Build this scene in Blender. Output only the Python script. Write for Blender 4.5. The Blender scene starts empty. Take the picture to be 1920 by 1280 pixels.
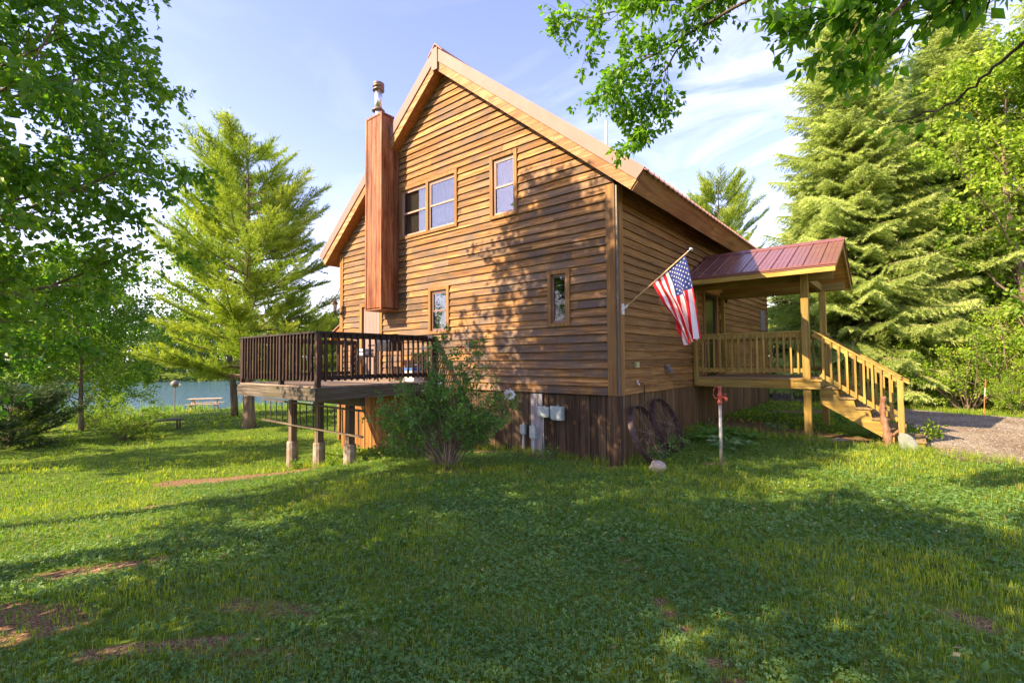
import bpy, math, random
import numpy as np
from mathutils import Matrix, Vector
S = bpy.context.scene
R = math.radians
rng = np.random.default_rng(11)

# ------------------------------------------------------------------ camera
M = [[0.7746982623501257, 0.6322830682067034, -0.007792558682031032],
     [0.03062860725780958, -0.025212606930594073, 0.9992127965900008],
     [0.6315888621002927, -0.7743270924556886, -0.03889811255031391]]
cam_d = bpy.data.cameras.new("camera")
cam = bpy.data.objects.new("camera", cam_d)
S.collection.objects.link(cam)
mw = Matrix(M).transposed().to_4x4()
mw.translation = Vector((4.112, -8.128, 1.95))
cam.matrix_world = mw
cam_d.sensor_width = 36.0
cam_d.lens = 908.849 / 1920 * 36
cam_d.clip_start = 0.05
cam_d.clip_end = 3000
S.camera = cam

# ------------------------------------------------------------------ light
SUN = Vector((-0.525, -1.0, 0.75)).normalized()
sd = bpy.data.lights.new("sun", 'SUN')
sd.energy = 5.0
sd.angle = R(0.35)
sd.color = (1.0, 0.78, 0.49)
so = bpy.data.objects.new("sun", sd)
S.collection.objects.link(so)
so.rotation_euler = SUN.to_track_quat('Z', 'Y').to_euler()
so.location = (0, 0, 40)

w = bpy.data.worlds.new("World")
S.world = w
w.use_nodes = True
nt = w.node_tree
nt.nodes.clear()
wo = nt.nodes.new('ShaderNodeOutputWorld')
bg = nt.nodes.new('ShaderNodeBackground')
sky = nt.nodes.new('ShaderNodeTexSky')
sky.sky_type = 'NISHITA'
sky.sun_disc = False
sky.sun_elevation = math.asin(SUN.z)
sky.sun_rotation = math.atan2(SUN.x, SUN.y)
sky.air_density = 1.0
sky.dust_density = 0.5
sky.ozone_density = 2.6
bg.inputs['Strength'].default_value = 0.125
tc = nt.nodes.new('ShaderNodeTexCoord')
mp = nt.nodes.new('ShaderNodeMapping')
mp.inputs['Scale'].default_value = (1.6, 3.2, 7.0)
mp.inputs['Rotation'].default_value = (0.15, 0.25, 0.5)
n1 = nt.nodes.new('ShaderNodeTexNoise')
n1.inputs['Scale'].default_value = 1.5
n1.inputs['Detail'].default_value = 9
n1.inputs['Roughness'].default_value = 0.58
n1.inputs['Distortion'].default_value = 0.7
n2 = nt.nodes.new('ShaderNodeTexNoise')
n2.inputs['Scale'].default_value = 0.9
n2.inputs['Detail'].default_value = 2
r1 = nt.nodes.new('ShaderNodeMapRange')
r1.inputs['From Min'].default_value = 0.47
r1.inputs['From Max'].default_value = 0.72
sx = nt.nodes.new('ShaderNodeSeparateXYZ')
# clouds thicken towards the horizon and over the roof's right-hand side (+x +y)
r2 = nt.nodes.new('ShaderNodeMapRange')
r2.inputs['From Min'].default_value = 0.72
r2.inputs['From Max'].default_value = 0.05
rx = nt.nodes.new('ShaderNodeMapRange')
rx.inputs['From Min'].default_value = -0.62
rx.inputs['From Max'].default_value = -0.15
rx.inputs['To Min'].default_value = 0.12
mul = nt.nodes.new('ShaderNodeMath'); mul.operation = 'MULTIPLY'
mul2 = nt.nodes.new('ShaderNodeMath'); mul2.operation = 'MULTIPLY'
hz = nt.nodes.new('ShaderNodeMapRange')
hz.inputs['From Min'].default_value = 0.30
hz.inputs['From Max'].default_value = 0.0
hz.inputs['To Max'].default_value = 0.68
mx = nt.nodes.new('ShaderNodeMath'); mx.operation = 'MAXIMUM'
mix = nt.nodes.new('ShaderNodeMix'); mix.data_type = 'RGBA'
CLOUD = (7.0, 6.9, 7.4, 1)
mix.inputs['B'].default_value = CLOUD
tint = nt.nodes.new('ShaderNodeMix'); tint.data_type = 'RGBA'
tint.blend_type = 'MULTIPLY'
tint.inputs['Factor'].default_value = 1.0
SKYTINT = (1.44, 1.06, 1.20, 1)
tint.inputs['B'].default_value = SKYTINT
L = nt.links.new
L(tc.outputs['Generated'], mp.inputs['Vector'])
L(mp.outputs[0], n1.inputs['Vector'])
L(tc.outputs['Generated'], sx.inputs[0])
L(n1.outputs[0], r1.inputs['Value'])
L(sx.outputs['Z'], r2.inputs['Value'])
L(sx.outputs['X'], rx.inputs['Value'])
L(r1.outputs[0], mul.inputs[0]); L(r2.outputs[0], mul.inputs[1])
L(mul.outputs[0], mul2.inputs[0]); L(rx.outputs[0], mul2.inputs[1])
L(sx.outputs['Z'], hz.inputs['Value'])
L(mul2.outputs[0], mx.inputs[0]); L(hz.outputs[0], mx.inputs[1])
L(sky.outputs[0], tint.inputs['A'])
L(tint.outputs['Result'], mix.inputs['A'])
L(mx.outputs[0], mix.inputs['Factor'])
L(mix.outputs['Result'], bg.inputs['Color'])
L(bg.outputs[0], wo.inputs[0])

S.view_settings.view_transform = 'Standard'
S.view_settings.look = 'None'
S.view_settings.exposure = 1.62
S.view_settings.gamma = 1.0
S.render.engine = 'CYCLES'
S.cycles.max_bounces = 7
S.cycles.diffuse_bounces = 3
S.cycles.transparent_max_bounces = 12
S.cycles.use_denoising = True

# ------------------------------------------------------------------ object helpers
def tag(o, label=None, cat=None, group=None, kind=None):
    if label: o['label'] = label
    if cat: o['category'] = cat
    if group: o['group'] = group
    if kind: o['kind'] = kind
    return o

def thing(name, loc, label, cat, group=None):
    o = bpy.data.objects.new(name, None)
    S.collection.objects.link(o)
    o.location = loc
    o.empty_display_size = 0.2
    return tag(o, label, cat, group)

def unit(v):
    v = np.asarray(v, float)
    return v / (np.linalg.norm(v, axis=-1, keepdims=True) + 1e-12)

class MB:
    """collects polygons; builds ONE mesh object. 'v' is a per-point random tone."""
    def __init__(s):
        s.V = []; s.A = []; s.P = {}; s.n = 0
    def add(s, verts, faces, v=None):
        verts = np.asarray(verts, float).reshape(-1, 3)
        s.V.append(verts)
        if v is None: v = rng.random()
        s.A.append(np.broadcast_to(np.asarray(v, float), (len(verts),)).copy())
        if isinstance(faces, np.ndarray):
            s.P.setdefault(faces.shape[1], []).append(faces + s.n)
        else:
            for f in faces:
                s.P.setdefault(len(f), []).append(np.asarray([f]) + s.n)
        s.n += len(verts)
        return s
    def box(s, x0, x1, y0, y1, z0, z1, v=None):
        c = [(x, y, z) for z in (z0, z1) for y in (y0, y1) for x in (x0, x1)]
        return s.add(c, np.array([(0, 2, 3, 1), (4, 5, 7, 6), (0, 1, 5, 4), (2, 6, 7, 3), (0, 4, 6, 2), (1, 3, 7, 5)]), v)
    def beam(s, p0, p1, w, h, up=(0, 0, 1), v=None, taper=1.0):
        p0 = np.array(p0, float); p1 = np.array(p1, float)
        d = unit(p1 - p0); side = np.cross(d, up)
        if np.linalg.norm(side) < 1e-6: side = np.cross(d, (1, 0, 0))
        side = unit(side); u = unit(np.cross(side, d))
        c = []
        for p, k in ((p0, 1.0), (p1, taper)):
            for b in (-h / 2, h / 2):
                for a in (-w / 2, w / 2):
                    c.append(p + side * a * k + u * b * k)
        return s.add(c, np.array([(0, 1, 3, 2), (4, 6, 7, 5), (0, 4, 5, 1), (2, 3, 7, 6), (0, 2, 6, 4), (1, 5, 7, 3)]), v)
    def tube(s, pts, rad, n=8, v=None, cap=True):
        pts = np.asarray(pts, float)
        m = len(pts)
        rad = np.broadcast_to(np.asarray(rad, float), (m,))
        t = np.gradient(pts, axis=0); t = unit(t)
        ref = np.array((0.0, 0, 1)) if abs(t[0][2]) < 0.9 else np.array((1.0, 0, 0))
        a = unit(np.cross(t, ref)); b = np.cross(t, a)
        th = np.arange(n) * 2 * math.pi / n
        ring = pts[:, None, :] + rad[:, None, None] * (np.cos(th)[None, :, None] * a[:, None, :] + np.sin(th)[None, :, None] * b[:, None, :])
        V = ring.reshape(-1, 3)
        i = np.arange(m - 1)[:, None] * n; j = np.arange(n)[None, :]; k = (j + 1) % n
        F = np.stack([i + j, i + k, i + n + k, i + n + j], -1).reshape(-1, 4)
        s.add(V, F, v)
        if cap and n > 2:
            base = s.n - len(V)
            s.P.setdefault(n, []).append(np.array([[base + q for q in range(n)][::-1]]))
            s.P.setdefault(n, []).append(np.array([[base + (m - 1) * n + q for q in range(n)]]))
        return s
    def prism(s, poly, axis, a0, a1, v=None):
        """poly: 2-D points; extruded along axis from a0 to a1"""
        n = len(poly)
        def mk(p, a):
            return {'x': (a, p[0], p[1]), 'y': (p[0], a, p[1]), 'z': (p[0], p[1], a)}[axis]
        V = [mk(p, a0) for p in poly] + [mk(p, a1) for p in poly]
        F = [tuple(range(n))[::-1], tuple(range(n, 2 * n))] + [(i, (i + 1) % n, n + (i + 1) % n, n + i) for i in range(n)]
        return s.add(V, F, v)
    def lathe(s, prof, c=(0, 0, 0), n=16, v=None, axis=None):
        pr = np.asarray(prof, float); m = len(pr)
        th = np.arange(n) * 2 * math.pi / n
        V = np.stack([pr[:, 0:1] * np.cos(th), pr[:, 0:1] * np.sin(th), np.repeat(pr[:, 1:2], n, 1)], -1).reshape(-1, 3)
        if axis is not None:
            q = Vector((0, 0, 1)).rotation_difference(Vector(axis)).to_matrix()
            V = V @ np.array(q).T
        V = V + np.array(c)
        i = np.arange(m - 1)[:, None] * n; j = np.arange(n)[None, :]; k = (j + 1) % n
        F = np.stack([i + j, i + k, i + n + k, i + n + j], -1).reshape(-1, 4)
        return s.add(V, F, v)
    def build(s, name, mat, parent=None, smooth=False, mods=None):
        V = np.concatenate(s.V); A = np.concatenate(s.A)
        me = bpy.data.meshes.new(name)
        me.vertices.add(len(V))
        loops = []; starts = []; tot = 0; totals = []
        for k, arrs in s.P.items():
            F = np.concatenate(arrs)
            loops.append(F.ravel())
            starts.append(tot + np.arange(len(F)) * k)
            totals.append(np.full(len(F), k))
            tot += F.size
        loops = np.concatenate(loops).astype(np.int32); starts = np.concatenate(starts).astype(np.int32)
        totals = np.concatenate(totals).astype(np.int32)
        if parent is not None:
            V = V - np.array(wpos(parent))
        me.vertices.foreach_set('co', V.astype(np.float32).ravel())
        me.loops.add(len(loops)); me.loops.foreach_set('vertex_index', loops)
        me.polygons.add(len(starts))
        me.polygons.foreach_set('loop_start', starts); me.polygons.foreach_set('loop_total', totals)
        me.polygons.foreach_set('use_smooth', np.full(len(starts), bool(smooth)))
        at = me.attributes.new('v', 'FLOAT', 'POINT'); at.data.foreach_set('value', A.astype(np.float32))
        me.update(calc_edges=True); me.validate()
        for m_ in (mat if isinstance(mat, (list, tuple)) else [mat]): me.materials.append(m_)
        o = bpy.data.objects.new(name, me)
        S.collection.objects.link(o)
        if parent is not None: o.parent = parent
        return o

def wpos(o):
    p = Vector((0, 0, 0))
    while o is not None:
        p = p + o.location; o = o.parent
    return p

def copy_tree(o, loc, rz, sc=1.0, label=None, parent=None):
    c = o.copy(); S.collection.objects.link(c)
    if parent is None:
        c.location = loc; c.rotation_euler = (0, 0, rz); c.scale = (sc,) * 3 if np.isscalar(sc) else sc
        if label: c['label'] = label
    else: c.parent = parent
    for ch in list(o.children): copy_tree(ch, None, None, parent=c)
    return c

# ------------------------------------------------------------------ materials
def nodes(name):
    m = bpy.data.materials.new(name); m.use_nodes = True
    t = m.node_tree; t.nodes.clear()
    out = t.nodes.new('ShaderNodeOutputMaterial'); b = t.nodes.new('ShaderNodeBsdfPrincipled')
    t.links.new(b.outputs[0], out.inputs[0])
    return m, t, b, out
def N(t, k, **kw):
    n = t.nodes.new(k)
    for a, v in kw.items():
        if a in n.inputs: n.inputs[a].default_value = v
        else: setattr(n, a, v)
    return n
def ramp(t, stops, fac):
    r = t.nodes.new('ShaderNodeValToRGB')
    e = r.color_ramp.elements
    while len(e) > len(stops): e.remove(e[-1])
    while len(e) < len(stops): e.new(0.5)
    for i, (p, c) in enumerate(stops):
        e[i].position = p; e[i].color = tuple(c) + (1,)
    t.links.new(fac, r.inputs[0]); return r
def mixc(t, fac, a, b, mode='MIX'):
    m = t.nodes.new('ShaderNodeMix'); m.data_type = 'RGBA'; m.blend_type = mode
    for key, val in (('Factor', fac), ('A', a), ('B', b)):
        if isinstance(val, (int, float)): m.inputs[key].default_value = val
        elif isinstance(val, tuple): m.inputs[key].default_value = val + (1,) if len(val) == 3 else val
        else: t.links.new(val, m.inputs[key])
    return m.outputs['Result']

def wood(name, dark, mid, light, axis='X', grain=26.0, rough=0.75, wear=None, wearamt=0.5, bump=0.35, vary=0.45, knots=0.0, low=None):
    m, t, b, out = nodes(name)
    lk = t.links.new
    tc = N(t, 'ShaderNodeTexCoord'); mp = N(t, 'ShaderNodeMapping')
    sc = {'X': (1.1, grain, grain), 'Y': (grain, 1.1, grain), 'Z': (grain, grain, 1.1)}[axis]
    mp.inputs['Scale'].default_value = sc
    lk(tc.outputs['Object'], mp.inputs['Vector'])
    at = N(t, 'ShaderNodeAttribute', attribute_name='v')
    wv = N(t, 'ShaderNodeMath', operation='MULTIPLY'); wv.inputs[1].default_value = 37.0
    lk(at.outputs['Fac'], wv.inputs[0])
    n = N(t, 'ShaderNodeTexNoise', noise_dimensions='4D', Scale=1.0, Detail=7.0, Roughness=0.62, Distortion=0.5)
    lk(mp.outputs[0], n.inputs['Vector']); lk(wv.outputs[0], n.inputs['W'])
    r = ramp(t, [(0.35, dark), (0.5, mid), (0.66, light)], n.outputs[0])
    col = r.outputs[0]
    # slow blotches
    n2 = N(t, 'ShaderNodeTexNoise', noise_dimensions='4D', Scale=1.3, Detail=5.0, Roughness=0.65)
    lk(tc.outputs['Object'], n2.inputs['Vector']); lk(wv.outputs[0], n2.inputs['W'])
    if wear:
        mr = N(t, 'ShaderNodeMapRange'); mr.inputs['From Min'].default_value = 0.42; mr.inputs['From Max'].default_value = 0.68
        mr.inputs['To Max'].default_value = wearamt
        lk(n2.outputs[0], mr.inputs['Value'])
        col = mixc(t, mr.outputs[0], col, wear)
    if knots:
        vo = N(t, 'ShaderNodeTexVoronoi', Scale=1.0)
        mk = N(t, 'ShaderNodeMapping'); mk.inputs['Scale'].default_value = {'X': (1.6, 7, 7), 'Y': (7, 1.6, 7), 'Z': (7, 7, 1.6)}[axis]
        lk(tc.outputs['Object'], mk.inputs['Vector']); lk(mk.outputs[0], vo.inputs['Vector'])
        mr = N(t, 'ShaderNodeMapRange'); mr.inputs['From Min'].default_value = 0.17; mr.inputs['From Max'].default_value = 0.06; mr.inputs['To Max'].default_value = knots
        lk(vo.outputs['Distance'], mr.inputs['Value'])
        col = mixc(t, mr.outputs[0], col, tuple(c * 0.35 for c in dark))
    if low:   # greyer downwards, streakily: stain weathering plus wall shade painted into the colour
        z0_, z1_, wc, wa = low
        geo = N(t, 'ShaderNodeNewGeometry'); sp_ = N(t, 'ShaderNodeSeparateXYZ'); lk(geo.outputs['Position'], sp_.inputs[0])
        m1 = N(t, 'ShaderNodeMapRange'); m1.inputs['From Min'].default_value = z1_; m1.inputs['From Max'].default_value = z0_; lk(sp_.outputs['Z'], m1.inputs['Value'])
        m2 = N(t, 'ShaderNodeMapRange'); m2.inputs['From Min'].default_value = 0.36; m2.inputs['From Max'].default_value = 0.58; m2.inputs['To Max'].default_value = wa; lk(n2.outputs[0], m2.inputs['Value'])
        m3 = N(t, 'ShaderNodeMath', operation='MULTIPLY'); lk(m1.outputs[0], m3.inputs[0]); lk(m2.outputs[0], m3.inputs[1])
        col = mixc(t, m3.outputs[0], col, wc)
    br = N(t, 'ShaderNodeMapRange'); br.inputs['To Min'].default_value = 1 - vary; br.inputs['To Max'].default_value = 1 + vary * 0.55
    lk(at.outputs['Fac'], br.inputs['Value'])
    mm = N(t, 'ShaderNodeVectorMath', operation='SCALE')
    lk(col, mm.inputs[0]); lk(br.outputs[0], mm.inputs['Scale'])
    lk(mm.outputs[0], b.inputs['Base Color'])
    b.inputs['Roughness'].default_value = rough
    b.inputs['Specular IOR Level'].default_value = 0.25
    bp = N(t, 'ShaderNodeBump', Strength=bump, Distance=0.01)
    lk(n.outputs[0], bp.inputs['Height']); lk(bp.outputs[0], b.inputs['Normal'])
    return m

def plain(name, col, rough=0.6, metal=0.0, spec=0.5, noise=0.15, nscale=12.0, bump=0.0, col2=None, thr=(0.45, 0.65)):
    m, t, b, out = nodes(name)
    lk = t.links.new
    tc = N(t, 'ShaderNodeTexCoord')
    n = N(t, 'ShaderNodeTexNoise', Scale=nscale, Detail=6.0, Roughness=0.6)
    lk(tc.outputs['Object'], n.inputs['Vector'])
    c2 = col2 or tuple(c * (1 - noise * 2) for c in col)
    r = ramp(t, [(thr[0], c2), (thr[1], col)], n.outputs[0])
    lk(r.outputs[0], b.inputs['Base Color'])
    b.inputs['Roughness'].default_value = rough; b.inputs['Metallic'].default_value = metal
    b.inputs['Specular IOR Level'].default_value = spec
    if bump:
        bp = N(t, 'ShaderNodeBump', Strength=bump, Distance=0.01)
        lk(n.outputs[0], bp.inputs['Height']); lk(bp.outputs[0], b.inputs['Normal'])
    return m

def leafmat(name, c0, c1, c2, trans=0.4, rough=0.5, tcol=None, spec=0.3):
    m, t, b, out = nodes(name)
    lk = t.links.new
    at = N(t, 'ShaderNodeAttribute', attribute_name='v')
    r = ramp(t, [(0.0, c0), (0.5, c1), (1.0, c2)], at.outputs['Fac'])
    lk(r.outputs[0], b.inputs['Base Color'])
    b.inputs['Roughness'].default_value = rough
    b.inputs['Specular IOR Level'].default_value = spec
    tr = N(t, 'ShaderNodeBsdfTranslucent')
    tm = mixc(t, 1.0, r.outputs[0], tcol or (1.5, 1.75, 0.7), 'MULTIPLY')
    lk(tm, tr.inputs['Color'])
    ms = N(t, 'ShaderNodeMixShader'); ms.inputs[0].default_value = trans
    lk(b.outputs[0], ms.inputs[1]); lk(tr.outputs[0], ms.inputs[2]); lk(ms.outputs[0], out.inputs[0])
    return m
# ------------------------------------------------------------------ terrain
CP = np.array([(0,0,0),(-2.25,0,0.0),(-4.5,0,-.16),(-6.7,0,-.36),(-9.2,0,-.62),(-8.17,-2,-.75),(-6.9,-2,-.56),(-5.56,-2,-.32),(-2.3,-2.1,.06),
 (4.1,-8.1,.28),(0,4.1,.34),(0,8,.33),(0,12.5,.31),(2.4,3.95,.22),(4,4.5,.2),(10,8,.25),(10,-5,.35),(0,-6,.06),(-3,-5,-.16),(-6.5,-6,-.46),(-6,-10,-.3),(-10,-6,-.62),
 (-17,.6,-.74),(-14,-3,-.72),(-17.2,-3.5,-.72),(-24,2.7,-.93),(-20,-2,-.8),(-22.4,-3.8,-.8),(-28,-8,-.9),(-29.7,3.2,-1.02),(-32.7,2.0,-1.15),(-30.8,7.4,-1.2),(-36,-6,-1.1),(-18,12,-.8),(-9.2,12,-.3),
 (-5,22,.1),(5,16,.2),(15,20,.5),(20,0,.4),(4,-20,.1),(-15,-25,-.6),(20,-20,.4),(30,30,.8),(0,40,.3),(-15,28,-.7),(1.5,.5,.08),(2,2,.16)], float)
def _tps():
    P = CP[:, :2]; d = np.linalg.norm(P[:, None] - P[None], axis=-1)
    K = np.where(d > 0, d * d * np.log(d + 1e-9), 0) + np.eye(len(P)) * 0.6
    Q = np.hstack([np.ones((len(P), 1)), P])
    A = np.block([[K, Q], [Q.T, np.zeros((3, 3))]])
    return np.linalg.solve(A, np.concatenate([CP[:, 2], np.zeros(3)]))
_TW = _tps()
LAKE_Z = -1.38
SH0 = np.array((-35.5, 2.2)); SH1 = np.array((-30.2, 8.0))          # near shore line
SHD = unit(SH1 - SH0); SHN = np.array((-SHD[1], SHD[0]))             # points out over the lake
def shore_dist(x, y):
    s = (x - SH0[0]) * SHD[0] + (y - SH0[1]) * SHD[1]
    d = (x - SH0[0]) * SHN[0] + (y - SH0[1]) * SHN[1]
    return d - 0.9 * np.sin(s * 0.45) - 0.5 * np.sin(s * 1.3 + 1), s
def ground(x, y):
    x = np.asarray(x, float); y = np.asarray(y, float)
    sh = x.shape
    xf, yf = x.ravel(), y.ravel()
    out = np.empty(len(xf))
    for i in range(0, len(xf), 60000):
        a = xf[i:i + 60000]; b = yf[i:i + 60000]
        ac = np.clip(a, -38, 32); bc = np.clip(b, -26, 42)
        d = np.hypot(ac[:, None] - CP[None, :, 0], bc[:, None] - CP[None, :, 1])
        out[i:i + 60000] = (d * d * np.log(d + 1e-9)) @ _TW[:len(CP)] + _TW[-3] + _TW[-2] * ac + _TW[-1] * bc
    out = np.clip(out, -1.3, 1.2)
    out += 0.018 * np.sin(xf * 1.7 + yf * .6) * np.sin(yf * 1.3 - xf * .4) + 0.012 * np.sin(xf * 3.9 + 1) * np.sin(yf * 3.3)
    d, s = shore_dist(xf, yf)
    k = np.clip((d + 1.2) / 2.6, 0, 1); k = k * k * (3 - 2 * k)
    bed = np.where(d > 45, -3.2 + np.clip((d - 55) / 10, 0, 1) * 2.6 + np.clip((d - 60) / 40, 0, 1) * 3.0, -3.2)
    out = out * (1 - k) + bed * k
    return out.reshape(sh)
def gz(x, y): return float(ground(np.array([x]), np.array([y]))[0])

# bare patches: (x0,y0,x1,y1,width,strength)
DIRT = [(-2.5,-7.3,-1.9,-6.55,.10,.9),(-1.6,-7.75,-1.0,-7.5,.22,.8),(-.1,-7.4,.5,-6.75,.06,.9),(-.1,-6.5,.6,-6.25,.10,.6),(.3,-7.05,.9,-6.7,.06,.5),
 (-5.6,-5.75,-5.3,-5.2,.12,.95),(-8.3,-4.3,-7.0,-2.6,.42,1.0),(1.75,-3.5,1.9,-3.75,.035,.6),(2.1,-4.05,2.35,-4.3,.05,.65),(2.6,-4.6,2.95,-4.95,.04,.7),(3.1,-5.1,3.35,-5.35,.05,.8),
 (.5,4.75,3.7,4.4,.36,1.0),(.5,5.6,1.6,4.6,.4,.9),(2.2,9.6,1.0,8.5,.3,.6),(-.1,.35,-.1,3.5,.22,.7),(-2.5,-.12,-.1,-.12,.1,.8),(-6.5,-.1,-3,-.1,.22,.8),(-2.3,-2.1,-2.2,-2.1,.25,.7),
 (1.35,.85,1.5,.9,.1,.8),(4.3,-3.6,4.45,-3.75,.08,.7),(-3.2,-4.2,-2.9,-4.0,.1,.45),(5.3,-3.6,5.5,-3.3,.07,.6),(.9,-6.9,1.3,-6.2,.1,.35)]
def dirt(x, y):
    m = np.zeros_like(x)
    wob = 0.5 + 0.5 * np.sin(x * 7.3 + 2 * np.sin(y * 5.1)) * np.sin(y * 8.7 + 2 * np.sin(x * 6.1))
    for x0, y0, x1, y1, w_, k in DIRT:
        dx, dy = x1 - x0, y1 - y0; l2 = dx * dx + dy * dy + 1e-9
        t = np.clip(((x - x0) * dx + (y - y0) * dy) / l2, 0, 1)
        d = np.hypot(x - x0 - t * dx, y - y0 - t * dy)
        m = np.maximum(m, k * np.clip(1.8 - d / (w_ * (0.8 + 0.5 * wob)), 0, 1))
    return np.clip(m, 0, 1)
# gravel drive
DRV = [(4.32, 5.6), (4.35, 3.75), (4.9, 3.35), (6.0, 3.2), (9, 2.6), (16, 1.5), (40, -2), (40, 9), (16, 10.4), (9.0, 10.6), (6.4, 11.1), (4.2, 11.9), (2.9, 12.3), (2.2, 11.8), (2.6, 10.2), (3.7, 8.9), (4.2, 7.2)]
def inpoly(x, y, P):
    c = np.zeros(x.shape, bool); n = len(P); j = n - 1
    for i in range(n):
        xi, yi = P[i]; xj, yj = P[j]
        q = ((yi > y) != (yj > y)) & (x < (xj - xi) * (y - yi) / (yj - yi + 1e-12) + xi)
        c ^= q; j = i
    return c
def in_house(x, y): return (x > -9.25) & (x < .06) & (y > -.04) & (y < 12.4)

def grid_axis(c, near, far, step, n_out):
    inner = np.arange(-near, near + step / 2, step)
    g = np.geomspace(step, far, n_out)
    o = near + np.cumsum(g * (far - near) / g.sum())
    return c + np.concatenate([-o[::-1], inner, o])
gx = grid_axis(-2, 13, 600, 0.14, 60); gy = grid_axis(-1, 12, 600, 0.14, 60)
X, Y = np.meshgrid(gx, gy)
Z = ground(X, Y)
V = np.stack([X, Y, Z], -1).reshape(-1, 3)
ny, nx = X.shape
i = np.arange(ny - 1)[:, None] * nx; j = np.arange(nx - 1)[None]
F = np.stack([i + j, i + j + 1, i + nx + j + 1, i + nx + j], -1).reshape(-1, 4)
D = dirt(X.ravel(), Y.ravel())

m, t, b, out = nodes('lawn_soil')
lk = t.links.new
tc = N(t, 'ShaderNodeTexCoord')
na = N(t, 'ShaderNodeTexNoise', Scale=9.0, Detail=8.0, Roughness=0.7); lk(tc.outputs['Object'], na.inputs['Vector'])
nb = N(t, 'ShaderNodeTexNoise', Scale=0.5, Detail=4.0); lk(tc.outputs['Object'], nb.inputs['Vector'])
nc = N(t, 'ShaderNodeTexNoise', Scale=55.0, Detail=4.0); lk(tc.outputs['Object'], nc.inputs['Vector'])
g1 = ramp(t, [(0.3, (.035, .06, .010)), (0.55, (.09, .15, .018)), (0.75, (.17, .21, .03))], na.outputs[0])
g2 = ramp(t, [(0.35, (.07, .12, .014)), (0.65, (.17, .21, .025))], nb.outputs[0])
gcol = mixc(t, 0.4, g1.outputs[0], g2.outputs[0])
d1 = ramp(t, [(0.3, (.06, .034, .018)), (0.46, (.17, .095, .05)), (0.58, (.30, .185, .105)), (0.70, (.46, .32, .21))], nc.outputs[0])
at = N(t, 'ShaderNodeAttribute', attribute_name='v')
ad = N(t, 'ShaderNodeMath', operation='MULTIPLY_ADD'); ad.inputs[1].default_value = 0.6; lk(na.outputs[0], ad.inputs[0]); lk(at.outputs['Fac'], ad.inputs[2])
mr = N(t, 'ShaderNodeMapRange'); mr.inputs['From Min'].default_value = 0.52; mr.inputs['From Max'].default_value = 0.95; lk(ad.outputs[0], mr.inputs['Value'])
lk(mixc(t, mr.outputs[0], gcol, d1.outputs[0]), b.inputs['Base Color'])
b.inputs['Roughness'].default_value = 0.95; b.inputs['Specular IOR Level'].default_value = 0.1
bp = N(t, 'ShaderNodeBump', Strength=0.8, Distance=0.03); lk(na.outputs[0], bp.inputs['Height']); lk(bp.outputs[0], b.inputs['Normal'])
mb = MB(); mb.add(V, F, D)
tag(mb.build('ground', m, smooth=True), kind='structure')

# lake
m, t, b, out = nodes('lake_water')
lk = t.links.new
b.inputs['Base Color'].default_value = (.06, .13, .15, 1); b.inputs['Roughness'].default_value = 0.12
b.inputs['IOR'].default_value = 1.33
tc = N(t, 'ShaderNodeTexCoord'); mp = N(t, 'ShaderNodeMapping'); mp.inputs['Scale'].default_value = (1.6, 1.6, 1)
n = N(t, 'ShaderNodeTexNoise', Scale=1.4, Detail=5.0, Distortion=0.6)
lk(tc.outputs['Object'], mp.inputs[0]); lk(mp.outputs[0], n.inputs['Vector'])
bp = N(t, 'ShaderNodeBump', Strength=1.0, Distance=0.35); lk(n.outputs[0], bp.inputs['Height']); lk(bp.outputs[0], b.inputs['Normal'])
mb = MB()
c0 = SH0 - SHN * 4
P4 = [c0 - SHD * 220, c0 + SHD * 260, c0 + SHD * 260 + SHN * 90, c0 - SHD * 220 + SHN * 90]
mb.add([(p[0], p[1], LAKE_Z) for p in P4], [(0, 1, 2, 3)])
tag(mb.build('lake', m), kind='structure')

# gravel drive: sheet 12 mm above the ground
m, t, b, out = nodes('gravel')
lk = t.links.new
tc = N(t, 'ShaderNodeTexCoord')
vo = N(t, 'ShaderNodeTexVoronoi', Scale=38.0); lk(tc.outputs['Object'], vo.inputs['Vector'])
sp = N(t, 'ShaderNodeSeparateColor'); lk(vo.outputs['Color'], sp.inputs[0])
r = ramp(t, [(0.0, (.10, .07, .04)), (0.45, (.25, .20, .14)), (0.8, (.38, .32, .235)), (1.0, (.52, .44, .33))], sp.outputs[0])
nn = N(t, 'ShaderNodeTexNoise', Scale=1.1, Detail=5.0); lk(tc.outputs['Object'], nn.inputs['Vector'])
r2_ = ramp(t, [(0.35, (.62, .52, .44)), (0.65, (1, 1, 1))], nn.outputs[0])
lk(mixc(t, 1.0, r.outputs[0], r2_.outputs[0], 'MULTIPLY'), b.inputs['Base Color'])
b.inputs['Roughness'].default_value = 0.9
bp = N(t, 'ShaderNodeBump', Strength=0.9, Distance=0.02, invert=True); lk(vo.outputs['Distance'], bp.inputs['Height']); lk(bp.outputs[0], b.inputs['Normal'])
GRAVEL = m
gx2 = np.concatenate([np.arange(1.9, 10, .12), np.geomspace(10, 40, 40)]); gy2 = np.arange(-2.2, 12.6, .12)
X2, Y2 = np.meshgrid(gx2, gy2); Z2 = ground(X2, Y2)
wig = 0.10 * np.sin(X2 * 5 + 3 * np.sin(Y2 * 2.2)) + 0.08 * np.sin(Y2 * 7.1 + X2 * 3)
ins = inpoly(X2 + wig, Y2 + wig * .8, DRV)
ny2, nx2 = X2.shape
ii = np.arange(ny2 - 1)[:, None] * nx2; jj = np.arange(nx2 - 1)[None]
F2 = np.stack([ii + jj, ii + jj + 1, ii + nx2 + jj + 1, ii + nx2 + jj], -1).reshape(-1, 4)
keep = ins.ravel()[F2].sum(1) >= 3
F2 = F2[keep]
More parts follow.
